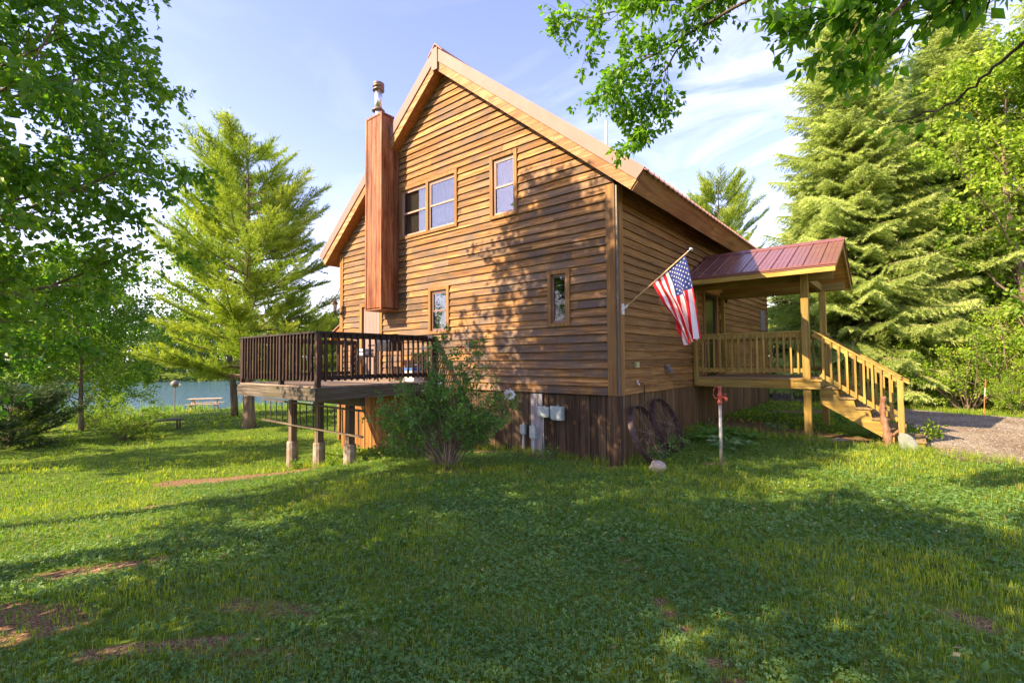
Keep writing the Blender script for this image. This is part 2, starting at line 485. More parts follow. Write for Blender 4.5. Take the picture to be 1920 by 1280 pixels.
use, inv = np.unique(F2, return_inverse=True)
V2 = np.stack([X2, Y2, Z2 + .012], -1).reshape(-1, 3)[use]
mb = MB(); mb.add(V2, inv.reshape(-1, 4).astype(int))
tag(mb.build('driveway', m, smooth=True), kind='structure')
# loose stones lying on the drive
mb = MB()
ng = 9000
sx_ = rng.uniform(2, 12, ng * 2); sy_ = rng.uniform(2.2, 12.2, ng * 2)
k = inpoly(sx_, sy_, DRV); sx_ = sx_[k][:ng]; sy_ = sy_[k][:ng]; sz_ = ground(sx_, sy_)
r_ = rng.uniform(.006, .020, len(sx_)) * (1 + (rng.random(len(sx_)) > .97))
oct_ = np.array([(1, 0, 0), (0, 1, 0), (-1, 0, 0), (0, -1, 0), (0, 0, .7), (0, 0, -.5)], float)
Vs = np.stack([sx_, sy_, sz_ + .014], -1)[:, None] + oct_[None] * r_[:, None, None] * rng.uniform(.6, 1.35, (len(sx_), 6, 1))
Ft = np.array([(0, 1, 4), (1, 2, 4), (2, 3, 4), (3, 0, 4), (1, 0, 5), (2, 1, 5), (3, 2, 5), (0, 3, 5)])
mb.add(Vs.reshape(-1, 3), (Ft[None] + np.arange(len(sx_))[:, None, None] * 6).reshape(-1, 3), np.repeat(rng.random(len(sx_)), 6))
STONE = plain('loose_gravel', (.36, .32, .29), 0.85, noise=.3, nscale=25)
tag(mb.build('gravel', STONE), kind='stuff')

# ------------------------------------------------------------------ grass and clover
CX, CY = 4.112, -8.128
FWD = math.atan2(.775, -.632)
def scatter(n, r0, r1, half=1.18, pw=1.0):
    n = int(n * half / 1.05)
    u = rng.random(n)
    e = 2 - pw
    rr = (r0 ** e + u * (r1 ** e - r0 ** e)) ** (1 / e)
    a = FWD + rng.uniform(-half, half, n)
    return CX + rr * np.cos(a), CY + rr * np.sin(a), rr
def fnoise(x, y, s, seed=0):
    return (np.sin(x * s + seed) * np.sin(y * s * 1.13 + seed * 2) + np.sin(x * s * 2.3 - y * s * 1.1 + seed * 3) * .5 + np.sin(y * s * 2.9 + x * s * .7 + seed) * .5) / 2
def tufts(mb, n, r0, r1, hmin, hmax, wd, pw, nb=4, lean=.5):
    x, y, rr = scatter(n, r0, r1, pw=pw)
    d = dirt(x, y)
    n = len(x)
    k = (rng.random(n) > d * .93) & ~in_house(x, y) & ~inpoly(x, y, DRV) & (shore_dist(x, y)[0] < -0.6)
    x, y, rr, d = x[k], y[k], rr[k], d[k]
    z = ground(x, y)
    nn = len(x)
    patch = fnoise(x, y, .9, 1.0) + .6 * fnoise(x, y, 3.1, 2.)
    tone = np.clip(.45 + .28 * patch + rng.normal(0, .12, nn), 0, 1)
    X = np.repeat(x, nb) + rng.normal(0, .018, nn * nb); Yv = np.repeat(y, nb) + rng.normal(0, .018, nn * nb)
    Zv = np.repeat(z, nb); T = np.clip(np.repeat(tone, nb) + rng.normal(0, .1, nn * nb), 0, 1)
    h = rng.uniform(hmin, hmax, nn * nb) * np.repeat(np.clip(1 + .45 * patch, .55, 1.7), nb)
    a = rng.uniform(0, 2 * math.pi, nn * nb)
    ln = rng.uniform(.1, lean, nn * nb) * h
    sd_ = np.stack([-np.sin(a), np.cos(a), 0 * a], -1) * (wd * rng.uniform(.7, 1.3, nn * nb))[:, None] * .5
    tip = np.stack([np.cos(a) * ln, np.sin(a) * ln, h], -1)
    mid = tip * np.array([.38, .38, .6])
    B = np.stack([X, Yv, Zv - .004], -1)
    Vv = np.stack([B - sd_, B + sd_, B + mid + sd_ * .8, B + mid - sd_ * .8, B + tip], 1).reshape(-1, 3)
    q = np.arange(len(X))[:, None] * 5
    base = mb.n
    mb.add(Vv, q + np.array([[0, 1, 2, 3]]), np.repeat(T, 5))
    mb.P.setdefault(3, []).append(q + np.array([[3, 2, 4]]) + base)
GRASS = leafmat('grass_blades', (.065, .15, .018), (.19, .29, .026), (.52, .49, .05), trans=.36, rough=.55)
gm = MB()
tufts(gm, 26000, .9, 5.0, .02, .055, .0042, 1.15)
tufts(gm, 42000, 5.0, 12.0, .025, .07, .0075, 1.2)
tufts(gm, 30000, 12.0, 24.0, .03, .08, .016, 1.0)
tufts(gm, 14000, 24.0, 42.0, .04, .12, .035, 1.0)
tag(gm.build('grass', GRASS), kind='stuff')

CLOV = leafmat('clover_leaves', (.055, .13, .032), (.11, .22, .055), (.24, .36, .11), trans=.25, rough=.5)
def clover(mb, n, r0, r1, size, pw):
    x, y, rr = scatter(n, r0, r1, pw=pw)
    dens = .62 + .55 * fnoise(x, y, .8, 4.) + .25 * fnoise(x, y, 2.7, 5.)
    n = len(x)
    k = (rng.random(n) < dens) & (rng.random(n) > dirt(x, y) * 1.1) & ~in_house(x, y) & ~inpoly(x, y, DRV)
    x, y = x[k], y[k]; z = ground(x, y); nn = len(x)
    h = rng.uniform(.018, .05, nn); s = size * rng.uniform(.7, 1.3, nn)
    tone = np.clip(.45 + .25 * fnoise(x, y, 1.4, 7.) + rng.normal(0, .16, nn), 0, 1)
    a0 = rng.uniform(0, 6.28, nn)
    tiltx = rng.normal(0, .35, nn); tilty = rng.normal(0, .35, nn)
    for q in range(3):
        a = a0 + q * 2.094
        dx, dy = np.cos(a), np.sin(a); px, py = -dy, dx
        def pt(f, g_, lift):
            X_ = (dx * f + px * g_) * s; Y_ = (dy * f + py * g_) * s
            return np.stack([x + X_, y + Y_, z + h + X_ * tiltx + Y_ * tilty + lift * s], -1)
        Vv = np.stack([pt(0, 0, 0), pt(.7, -.52, .18), pt(1.05, 0, .0), pt(.7, .52, .18)], 1).reshape(-1, 3)
        mb.add(Vv, np.arange(nn)[:, None] * 4 + np.array([[0, 1, 2, 3]]), np.repeat(np.clip(tone + rng.normal(0, .05, nn), 0, 1), 4))
cm = MB()
clover(cm, 78000, 1.2, 5.0, .0135, 1.15)
clover(cm, 95000, 5.0, 12.0, .0165, 1.1)
tag(cm.build('clover', CLOV), kind='stuff')
# seed stalks and dead blades stand out here and there
DEAD = leafmat('dry_blades', (.20, .15, .06), (.30, .25, .09), (.22, .27, .07), trans=.2, rough=.7)
dm = MB()
tufts(dm, 2200, 1.3, 6.0, .05, .11, .0030, 1.1, nb=2, lean=.35)
tufts(dm, 2400, 6.0, 14.0, .06, .13, .006, 1.1, nb=2, lean=.35)
tag(dm.build('dry_grass', DEAD), kind='stuff')
BRD = leafmat('broad_weed_leaves', (.05, .12, .02), (.09, .19, .035), (.16, .27, .05), trans=.3, rough=.45)
wm_ = MB()
x, y, rr = scatter(1500, 1.5, 12.0, pw=1.1)
k = (dirt(x, y) < .4) & ~in_house(x, y) & ~inpoly(x, y, DRV) & (fnoise(x, y, 1.1, 12.) > -.1)
x, y = x[k], y[k]; z = ground(x, y)
for q in range(6):
    a = rng.uniform(0, 6.28, len(x)); ln = rng.uniform(.03, .075, len(x)); dx, dy = np.cos(a), np.sin(a)
    B0 = np.stack([x, y, z + .008], -1); Dv = np.stack([dx, dy, rng.uniform(.25, 1.0, len(x))], -1) * ln[:, None]; Sv = np.stack([-dy, dx, 0 * dx], -1) * (ln * .22)[:, None]
    Vv = np.stack([B0, B0 + Dv * .6 - Sv, B0 + Dv, B0 + Dv * .6 + Sv], 1).reshape(-1, 3)
    wm_.add(Vv, np.arange(len(x))[:, None] * 4 + np.array([[0, 1, 2, 3]]), np.repeat(rng.random(len(x)), 4))
tag(wm_.build('lawn_weeds', BRD), kind='stuff')
# fallen leaves
fm_ = MB(); x, y, rr = scatter(420, 1.6, 9.0); k = ~in_house(x, y); x, y = x[k], y[k]; z = ground(x, y) + rng.uniform(.01, .04, len(x))
a = rng.uniform(0, 6.28, len(x)); s_ = rng.uniform(.018, .04, len(x))[:, None]; Dv = np.stack([np.cos(a), np.sin(a), rng.normal(0, .25, len(x))], -1) * s_; Sv = np.stack([-np.sin(a), np.cos(a), rng.normal(0, .25, len(x))], -1) * s_ * .4
B0 = np.stack([x, y, z], -1)
fm_.add(np.stack([B0 - Dv, B0 - Sv, B0 + Dv, B0 + Sv], 1).reshape(-1, 3), np.arange(len(x))[:, None] * 4 + np.array([[0, 1, 2, 3]]), np.repeat(rng.random(len(x)), 4))
tag(fm_.build('fallen_leaves', leafmat('leaf_litter', (.16, .08, .03), (.30, .20, .08), (.40, .38, .16), trans=.1, rough=.8)), kind='stuff')
# white clover heads: a sparse scatter in the right half of the lawn
mb = MB()
x, y, rr = scatter(420, 2.0, 8.0, half=.9)
k = (fnoise(x, y, .7, 9.) > .1) & (x > 2.2) & (dirt(x, y) < .2); x, y = x[k], y[k]
z = ground(x, y)
for a, b_, c in zip(x, y, z):
    rr_ = rng.uniform(.006, .009)
    mb.lathe([(0.0001, -rr_), (rr_, -rr_ * .3), (rr_ * .9, rr_ * .5), (0.0001, rr_)], (a, b_, c + rng.uniform(.045, .07)), 6)
tag(mb.build('clover_flowers', plain('clover_white', (.6, .6, .52), .8)), kind='stuff')
# ------------------------------------------------------------------ house materials
W_SIDE_X = wood('siding_stain', (.10, .042, .013), (.29, .135, .036), (.55, .32, .12), 'X', 30, .75, wear=(.13, .10, .08), wearamt=.9, bump=.6, vary=.34, knots=.5, low=(1.4, 6.6, (.115, .088, .072), .85))
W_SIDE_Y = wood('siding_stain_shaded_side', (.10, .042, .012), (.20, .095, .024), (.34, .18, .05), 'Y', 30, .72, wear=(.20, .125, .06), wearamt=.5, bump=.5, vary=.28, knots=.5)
W_TRIM_Z = wood('trim_stain', (.14, .062, .017), (.25, .12, .033), (.37, .20, .06), 'Z', 30, .7, wear=(.17, .12, .07), wearamt=.6, vary=.2)
W_TRIM_X = wood('trim_stain_level', (.14, .062, .017), (.25, .12, .033), (.37, .20, .06), 'X', 30, .7, wear=(.24, .17, .10), wearamt=.4, vary=.2)
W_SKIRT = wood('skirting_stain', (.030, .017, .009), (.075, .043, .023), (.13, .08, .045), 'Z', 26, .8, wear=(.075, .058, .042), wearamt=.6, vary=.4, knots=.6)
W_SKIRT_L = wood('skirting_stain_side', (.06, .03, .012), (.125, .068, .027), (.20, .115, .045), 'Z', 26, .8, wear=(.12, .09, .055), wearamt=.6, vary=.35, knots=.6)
W_FASC = wood('fascia_boards', (.18, .085, .03), (.35, .20, .085), (.52, .36, .19), 'X', 22, .7, wear=(.22, .09, .035), wearamt=.8, vary=.2)
W_FASC_Y = wood('eave_fascia', (.16, .07, .028), (.29, .14, .05), (.38, .21, .08), 'Y', 14, .6, wear=(.24, .09, .04), wearamt=.7, vary=.15)
W_SOFF = wood('soffit_boards', (.22, .07, .02), (.36, .13, .035), (.46, .19, .06), 'X', 18, .6, vary=.15)
W_RED = wood('chimney_panel', (.085, .022, .008), (.20, .058, .02), (.38, .15, .06), 'Z', 15, .62, wear=(.34, .17, .09), wearamt=.6, bump=.9, vary=.25)
METAL = plain('bronze_roof_metal', (.31, .165, .14), .6, .0, .25, noise=.05, nscale=3)
METAL_D = plain('porch_roof_metal', (.24, .10, .09), .27, .15, .6, noise=.06, nscale=3)
DARK = plain('dark_gap', (.008, .006, .005), .95)
STEEL = plain('flue_steel', (.66, .67, .70), .3, .85, .5, noise=.05)
FLUEC = plain('flue_flashing', (.30, .20, .15), .45, .6, .5)
SASH = plain('window_sash', (.42, .25, .20), .5, noise=.08)
SASH_D = plain('window_sash_dark', (.22, .12, .095), .5, noise=.1)
BLIND = plain('roller_blind', (.20, .15, .12), .9, noise=.05, nscale=3)
CURT = plain('curtain', (.085, .075, .085), .9, noise=.12, nscale=6)
ROOM = plain('room_dark', (.030, .026, .022), .95)
DOORM = plain('brown_door_paint', (.30, .21, .185), .45, noise=.04, nscale=4)
def glass():
    m, t, b, out = nodes('window_glass'); lk = t.links.new
    g = N(t, 'ShaderNodeBsdfGlossy', Roughness=0.02); g.inputs['Color'].default_value = (.72, .72, .72, 1)
    tr = N(t, 'ShaderNodeBsdfTransparent'); tr.inputs['Color'].default_value = (.86, .9, .9, 1)
    fr = N(t, 'ShaderNodeFresnel', IOR=1.5)
    ad = N(t, 'ShaderNodeMath', operation='MULTIPLY_ADD'); ad.inputs[1].default_value = 0.45; ad.inputs[2].default_value = 0.02
    lk(fr.outputs[0], ad.inputs[0])
    ms = N(t, 'ShaderNodeMixShader'); lk(ad.outputs[0], ms.inputs[0]); lk(tr.outputs[0], ms.inputs[1]); lk(g.outputs[0], ms.inputs[2]); lk(ms.outputs[0], out.inputs[0])
    return m
GLASS = glass()

# ------------------------------------------------------------------ house
HB = -1.0
house = thing('wooden_house', (-4.6, 6.1, -.4), 'two-storey wooden house with golden lap siding, steep gable and brown metal roof', 'house')
Z0 = 1.29; EXPO = .1655
def zbot(x): return 9.05 - .82 * abs(x + 4.6)
def siding(mb, conv, z0, z1, urange, openings, u_step=.45):
    zc = z0; ci = 0
    while zc < z1 - .01:
        a, b_ = zc, min(zc + EXPO, z1)
        cuts = sorted({a, b_} | {z for o in openings for z in (o[2], o[3]) if a + .004 < z < b_ - .004})
        ua, ub = urange((a + b_) / 2)
        joints = []; u = ua + rng.uniform(.6, 4)
        while u < ub: joints.append(u); u += rng.uniform(2.2, 4.6)
        tones = [rng.random() for _ in range(len(joints) + 1)]
        jit = rng.normal(0, rng.choice([.0012, .003, .0055]), 400)
        def wob(uu): return float(np.interp((uu + 20) / u_step, np.arange(400), jit))
        for c0, c1 in zip(cuts[:-1], cuts[1:]):
            l0, r0 = urange(c0); l1, r1_ = urange(c1)
            if r0 - l0 < .05 or r1_ < l1: 
                if r0 - l0 < .05: continue
                l1 = r1_ = (l0 + r0) / 2
            iv = [(min(l0, l1), max(r0, r1_))]
            for o in openings:
                if o[2] <= c0 + .003 and o[3] >= c1 - .003:
                    nv = []
                    for p, q in iv:
                        if o[1] <= p or o[0] >= q: nv.append((p, q)); continue
                        if o[0] > p: nv.append((p, o[0]))
                        if o[1] < q: nv.append((o[1], q))
                    iv = nv
            def off(z): return .041 - .035 * (z - a) / EXPO
            for p, q in iv:
                pts = sorted({p, q} | {j_ for j_ in joints if p < j_ < q} | set(np.arange(math.ceil(p / u_step), q / u_step) * u_step))
                pts = [x for i_, x in enumerate(pts) if i_ == 0 or x - pts[i_ - 1] > 1e-4]
                for s0, s1 in zip(pts[:-1], pts[1:]):
                    tn = tones[sum(1 for j_ in joints if j_ <= (s0 + s1) / 2)]
                    b0, b1 = max(s0, l0), min(s1, r0); t0, t1 = max(s0, l1), min(s1, r1_)
                    if b1 - b0 < 1e-4: continue
                    if any(abs(s0 - j_) < 1e-6 for j_ in joints): b0 += .004; t0 = max(t0, b0)
                    if t1 < t0: t0 = t1 = min(max((t0 + t1) / 2, l1), r1_)
                    w0 = wob(s0) if c0 == a else 0; w1 = wob(s1) if c0 == a else 0
                    V_ = [conv(b0, c0 + w0, off(c0) + abs(w0)), conv(b1, c0 + w1, off(c0) + abs(w1)), conv(t1, c1, off(c1)), conv(t0, c1, off(c1))]
                    Fc = [(0, 1, 2, 3)]
                    if c0 == a:
                        V_ += [conv(b0, c0 + w0, 0.0), conv(b1, c0 + w1, 0.0)]
                        Fc.append((4, 5, 1, 0))
                    mb.add(V_, Fc, tn)
        zc += EXPO
WIN = dict(double=(-6.35, -4.15, 5.17, 6.57), upper=(-3.09, -2.31, 5.11, 6.54), low=(-1.54, -1.01, 2.62, 3.76), mid=(-5.18, -4.44, 2.62, 3.78))
DOOR = (-8.17, -7.10, 1.46, 3.62)
op_g = [WIN['double'], WIN['upper'], WIN['low'], WIN['mid'], DOOR]
def ur_g(z):
    h = (9.05 - z) / .82 + .02
    return max(-9.2, -4.6 - h), min(-.03, -4.6 + h)
mb = MB(); siding(mb, lambda u, z, o: (u, -o, z), Z0, 9.04, ur_g, op_g)
mb.build('gable_wall', W_SIDE_X, house)
SDOOR = (4.72, 5.95, 1.50, 3.80)
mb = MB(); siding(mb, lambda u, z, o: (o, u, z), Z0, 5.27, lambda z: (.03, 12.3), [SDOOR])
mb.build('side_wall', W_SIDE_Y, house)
mb = MB()
mb.add([(-9.2, 0, -.9), (-9.2, 12.3, -.9), (-9.2, 12.3, 5.26), (-9.2, 0, 5.26)], [(0, 1, 2, 3)])
mb.build('lake_wall', W_SIDE_Y, house)
mb = MB()
mb.add([(-9.2, 12.3, 0), (0, 12.3, 0), (0, 12.3, 5.26), (-4.6, 12.3, 9.03), (-9.2, 12.3, 5.26)], [(0, 1, 2, 3, 4)])
mb.build('rear_wall', W_SIDE_X, house)
mb = MB(); mb.box(-9.18, -.02, .02, 12.28, 1.2, 1.27); mb.box(-9.18, -.02, .5, 12.28, 4.35, 4.42)
mb.build('floor', DARK, house)
# interior partition seen dark through glass
mb = MB(); mb.box(-9.0, -.2, 1.6, 1.64, 1.28, 4.34); mb.box(-1.9, -1.86, .1, 1.58, 1.3, 4.34)
mb.build('partition', ROOM, house)

# skirting: upright boards with dark gaps
def skirt(axis, u0, u1, mat, base_dir):
    mb = MB(); u = u0
    while u < u1 - .03:
        w_ = min(rng.uniform(.16, .24), u1 - u)
        d_ = rng.uniform(-.012, .006)
        if axis == 'x': g = gz(u + w_ / 2, 0); mb.box(u + .006, u + w_ - .006, .012 + d_, .05, g - .12, 1.285)
        else: g = gz(.1, u + w_ / 2); mb.box(-.05, -.012 - d_, u + .006, u + w_ - .006, g - .12, 1.285)
        u += w_
    return mb.build('skirting', mat, house)
W_SKIRT_W = wood('skirting_stain_sunlit', (.13, .05, .014), (.26, .115, .03), (.38, .19, .055), 'Z', 22, .75, vary=.25, knots=.4)  # brighter, warmer copy of the skirting stain: sunlight painted into the colour
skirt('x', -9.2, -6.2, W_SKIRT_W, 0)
skirt('x', -6.2, -.02, W_SKIRT, 0)
skirt('y', .08, 12.3, W_SKIRT_L, 0)
mb = MB(); mb.box(-9.15, -.06, .055, .07, -1.2, 1.28); mb.box(-.07, -.055, .07, 12.25, -1.2, 1.28)
mb.box(-9.17, -.08, .01, .06, 1.262, 1.29)
mb.build('skirting_backing', DARK, house)
# wide red-brown boards near the corner
mb = MB()
mb.box(-.20, .0, -.035, .0, -.15, 1.285)
mb.box(.0, .035, -.033, .09, -.15, 1.285)
mb.build('skirting_corner_board', W_SKIRT, house)

# corner boards
mb = MB()
mb.box(-.195, -.012, -.05, -.001, 1.287, 5.22); mb.build('corner_board', W_TRIM_Z, house)
mb = MB(); mb.box(.001, .05, .012, .165, 1.287, 5.2); mb.build('corner_board', W_TRIM_Z, house)
mb = MB(); mb.box(-.010, .03, -.03, .010, 1.287, 5.2); mb.build('corner_board', plain('corner_flashing', (.16, .13, .11), .5), house)
mb = MB(); mb.box(-9.24, -9.06, -.05, -.001, 1.0, 5.2); mb.build('corner_board', W_TRIM_Z, house)
mb = MB(); mb.box(-9.26, -8.9, -.06, .0, .9, 1.285); mb.build('skirting_band', W_TRIM_X, house)

# roof: two thick slabs, ridge along y
Y0, Y1 = -.29, 12.6
def slab(s):   # s=+1 right, -1 left : cross-section (x,z)
    f = lambda x: -4.6 + s * (x + 4.6)
    return [(f(-4.6), 9.05), (f(.44), 4.917), (f(.68), 5.21), (f(-4.6), 9.54)]
for s, nm in ((1, 'roof_slab'), (-1, 'roof_slab')):
    P = slab(s)
    mb = MB(); mb.prism(P if s < 0 else P[::-1], 'y', Y0, Y1); rf = mb.build(nm, W_SOFF, house)
    fx = lambda x: -4.6 + s * (x + 4.6)
    # rake board: lower half of the slab's front face
    mb = MB()
    for k_ in range(3):
        a0, a1 = -4.6 + 5.16 * k_ / 3, -4.6 + 5.16 * (k_ + 1) / 3 - .003
        a1c = min(a1, .44 + .12)
        zb0, zb1 = 9.05 - .82 * (a0 + 4.6), 9.05 - .82 * (a1c + 4.6)
        hh = .245
        if k_ == 2: poly = [(fx(a0), zb0 + .004), (fx(.435), 4.924), (fx(.56), 5.075), (fx(a0), zb0 + hh)]
        else: poly = [(fx(a0), zb0 + .004), (fx(a1), 9.054 - .82 * (a1 + 4.6)), (fx(a1), 9.05 + hh - .82 * (a1 + 4.6)), (fx(a0), zb0 + hh)]
        mb.prism(poly, 'y', Y0 - .022, Y0 - .001)
    mb.build('rake_board', W_FASC, rf)
    # metal rake trim: upper half, standing prouder
    hh = .245
    mb = MB(); mb.prism([(fx(-4.6), 9.05 + hh - .004), (fx(.56), 5.072), (fx(.72), 5.245), (fx(-4.6), 9.605)], 'y', Y0 - .05, Y0 - .001)
    mb.build('rake_trim', METAL, rf)
    # eave fascia board
    n_ = (.64, .768)
    p0 = (.44, 4.917); p1 = (.68, 5.21); o_ = .022
    d_ = (p1[0] - p0[0], p1[1] - p0[1]); nn_ = unit(np.array((d_[1], -d_[0]))); 
    mb = MB(); yy = Y0
    while yy < Y1:
        y2 = min(yy + 4.2, Y1)
        q = [(fx(p0[0] + nn_[0] * .001), p0[1] + nn_[1] * .001), (fx(p0[0] + nn_[0] * o_), p0[1] + nn_[1] * o_), (fx(p1[0] + nn_[0] * o_), p1[1] + nn_[1] * o_), (fx(p1[0] + nn_[0] * .001), p1[1] + nn_[1] * .001)]
        mb.prism(q, 'y', yy + .002, y2 - .002); yy = y2
    mb.build('eave_board', W_FASC_Y, rf)
    # metal sheet with ribs
    mb = MB()
    def top(x, up): return (fx(x), 9.54 + up - .82 * (x + 4.6))
    mb.prism([top(-4.6, .02), top(.735, .02), top(.735, .035), top(-4.6, .035)], 'y', Y0 - .04, Y1)
    yy = Y0 + .05
    while yy < Y1:
        mb.prism([top(-4.6, .036), top(.745, .036), top(.745, .075), top(-4.6, .075)], 'y', yy, yy + .035)
        mb.prism([top(.70, .0), top(.75, .0), top(.75, .036), top(.70, .036)], 'y', yy + .05, yy + .16)
        yy += .23
    mb.build('metal_roofing', METAL, rf)
mb = MB(); mb.prism([(-4.85, 9.42), (-4.6, 9.66), (-4.35, 9.42), (-4.35, 9.45), (-4.6, 9.70), (-4.85, 9.45)], 'y', Y0 - .06, Y1)
mb.build('ridge_cap', METAL, house)
mb = MB(); mb.box(-4.70, -4.50, Y0 - .075, Y0 - .051, 9.02, 9.56); mb.build('ridge_board', METAL, house)
mb = MB(); mb.tube([(-1.76, 3, 6.9), (-1.76, 3, 8.12)], .035, 10); mb.build('vent_pipe', plain('white_pvc', (.72, .72, .72), .5), house)

# windows on the gable wall
def window(r, kind, mullion=None, blind=None, sash=SASH):
    x0, x1, z0, z1 = r; tw = .085
    f = MB()
    f.box(x0, x0 + tw, -.06, .02, z0, z1); f.box(x1 - tw, x1, -.06, .02, z0, z1)
    f.box(x0 + tw, x1 - tw, -.058, .02, z1 - tw, z1); f.box(x0 + tw, x1 - tw, -.064, .02, z0, z0 + tw * .8)
    cells = [(x0 + tw, x1 - tw)]
    if mullion:
        f.box(mullion - tw / 2, mullion + tw / 2, -.057, .02, z0 + tw * .8, z1 - tw)
        cells = [(x0 + tw, mullion - tw / 2), (mullion + tw / 2, x1 - tw)]
    wn = f.build('window', W_TRIM_Z, house)
    for ci, (a, b_) in enumerate(cells):
        zb, zt = z0 + tw * .8, z1 - tw
        fr = MB(); s_ = .045
        fr.box(a, a + s_, -.012, .05, zb, zt); fr.box(b_ - s_, b_, -.012, .05, zb, zt)
        fr.box(a + s_, b_ - s_, -.010, .05, zt - s_, zt); fr.box(a + s_, b_ - s_, -.010, .05, zb, zb + s_ * 1.3)
        mid = (zb + zt) / 2
        if kind == 'sash':
            fr.box(a + s_, b_ - s_, -.004, .045, mid - .02, mid + .02)
            fr.box(a + s_, a + s_ * 1.5, -.002, .03, mid, zt - s_); fr.box(a + s_, b_ - s_, -.001, .03, zt - s_ * 1.7, zt - s_)
        fr.build('sash', sash, wn)
        g = MB(); g.box(a + s_, b_ - s_, .014, .018, zb + s_ * 1.3, zt - s_); g.build('pane', GLASS, wn)
        if blind:
            bl = blind[ci]
            if bl is not None:
                c = MB(); xs = np.linspace(a + .02, b_ - .02, 34)
                amp = .022 if bl[0] is CURT else .001
                for q in range(33):
                    y0_, y1_ = .085 + amp * math.sin(q * 1.3), .075 + amp * math.sin((q + 1) * 1.3)
                    c.add([(xs[q], y0_, bl[1]), (xs[q + 1], y1_, bl[1]), (xs[q + 1], y1_, zt), (xs[q], y0_, zt)], [(0, 1, 2, 3)], .5)
                c.build('curtain' if bl[0] is CURT else 'blind', bl[0], wn)
        fl = MB(); fl.box(a, a + .01, .02, .6, zb, zt); fl.box(b_ - .01, b_, .02, .6, zb, zt); fl.box(a, b_, .02, .6, zt, zt + .01); fl.box(a, b_, .02, .6, zb - .01, zb)
        fl.build('window_reveal', ROOM, wn)
    return wn
window(WIN['double'], 'sash', -5.23, [(BLIND, 5.2), (CURT, 5.42)])
window(WIN['upper'], 'sash', None, [(CURT, 5.78)])
window(WIN['low'], 'case', None, None, SASH_D)
window(WIN['mid'], 'sash', None, [(BLIND, 3.45)], SASH_D)

# deck door
mb = MB(); x0, x1, z0, z1 = DOOR
mb.box(x0, x0 + .11, -.06, .02, z0, z1); mb.box(x1 - .11, x1, -.06, .02, z0, z1); mb.box(x0 + .11, x1 - .11, -.058, .02, z1 - .11, z1)
dr = mb.build('door', W_TRIM_Z, house)
mb = MB(); mb.box(x0 + .11, x1 - .11, .0, .04, z0, z1 - .11)
mb.box(x0 + .19, x1 - .19, -.012, -.001, z0 + .12, z1 - .22)
for k_ in range(9):
    xx = x0 + .22 + k_ * .066; mb.box(xx, xx + .012, -.018, -.013, z0 + .16, z1 - .26)
mb.build('door_panel', DOORM, dr)
mb = MB(); mb.lathe([(.0001, 0), (.03, .0), (.03, .03), (.0001, .05)], (x1 - .17, -.02, 2.45), 10, axis=(0, -1, 0)); mb.build('door_handle', STEEL, dr)

# side door (under the porch)
mb = MB(); y0, y1, z0, z1 = SDOOR
mb.box(-.02, .06, y0, y0 + .12, z0, z1); mb.box(-.02, .06, y1 - .12, y1, z0, z1); mb.box(-.02, .058, y0 + .12, y1 - .12, z1 - .12, z1)
d2 = mb.build('door', W_TRIM_Z, house)
mb = MB(); mb.box(-.04, .0, y0 + .12, y1 - .12, z0, z1 - .12); mb.build('door_panel', plain('black_storm_door', (.012, .011, .011), .25), d2)
mb = MB(); mb.box(.001, .012, y0 + .12, y0 + .17, z0, z1 - .12); mb.box(.001, .012, y1 - .17, y1 - .12, z0, z1 - .12); mb.box(.001, .012, y0 + .17, y1 - .17, z1 - .18, z1 - .12); mb.box(.001, .012, y0 + .17, y1 - .17, 2.35, 2.4)
mb.build('door_frame', plain('storm_door_frame', (.05, .04, .03), .4), d2)
mb = MB(); mb.box(.03, .055, 11.05, 11.75, 2.95, 3.7); mb.build('meter_panel', plain('gray_panel', (.20, .19, .18), .5), house)

# chimney chase
ch = MB()
cx0, cx1, cy, cz0, cz1 = -7.06, -6.39, -.59, 3.32, 8.49
ch.box(cx0 + .01, cx1 - .01, cy + .01, -.035, cz0 + .02, 7.9); ch.box(cx0 + .011, cx1 - .011, cy + .011, -.2, 7.9, cz1 - .02)
chim = ch.build('chimney', DARK, house)
mb = MB()
for k_ in range(3):
    a = cx0 + .035 + k_ * .2; mb.box(a + .005, a + .195, cy - .004, cy + .012, cz0 + .03, cz1 - .05)
for k_ in range(3):
    a = cy + .03 + k_ * .175; e_ = min(a + .17, -.04)
    zt = cz1 - .05 if e_ < -.2 else 7.6
    mb.box(cx1 - .012, cx1 + .004, a + .004, e_, cz0 + .03, zt); mb.box(cx0 - .004, cx0 + .012, a + .004, e_, cz0 + .03, zt)
mb.build('chimney_panel', W_RED, chim)
mb = MB()
mb.box(cx0 - .022, cx0 + .035, cy - .022, cy + .03, cz0, cz1); mb.box(cx1 - .035, cx1 + .022, cy - .022, cy + .03, cz0, cz1)
mb.box(cx0 + .035, cx1 - .035, cy - .020, cy + .01, cz1 - .05, cz1 - .002); mb.box(cx1 - .01, cx1 + .020, cy + .03, -.2, cz1 - .05, cz1 - .002)
mb.box(cx1 - .008, cx1 + .018, -.27, -.22, 8.02, cz1 - .05)
mb.box(cx0 - .03, cx1 + .03, cy - .03, -.034, cz0 - .03, cz0 - .001)
mb.build('chimney_trim', W_RED, chim)
mb = MB(); mb.box(cx0 - .01, cx1 + .01, cy - .01, -.2, cz1 - .001, cz1 + .012); mb.build('chimney_cap', FLUEC, chim)
fl = MB(); fx_, fy_ = -6.80, -.40
fl.tube([(fx_, fy_, 8.5), (fx_, fy_, 8.78)], .095, 16); flo = fl.build('flue', STEEL, chim, smooth=False)
fl = MB(); fl.lathe([(.105, 8.70), (.17, 8.71), (.17, 8.73), (.12, 8.77), (.105, 8.80)], (fx_, fy_, 0), 20); fl.build('flue_collar', FLUEC, flo, smooth=True)
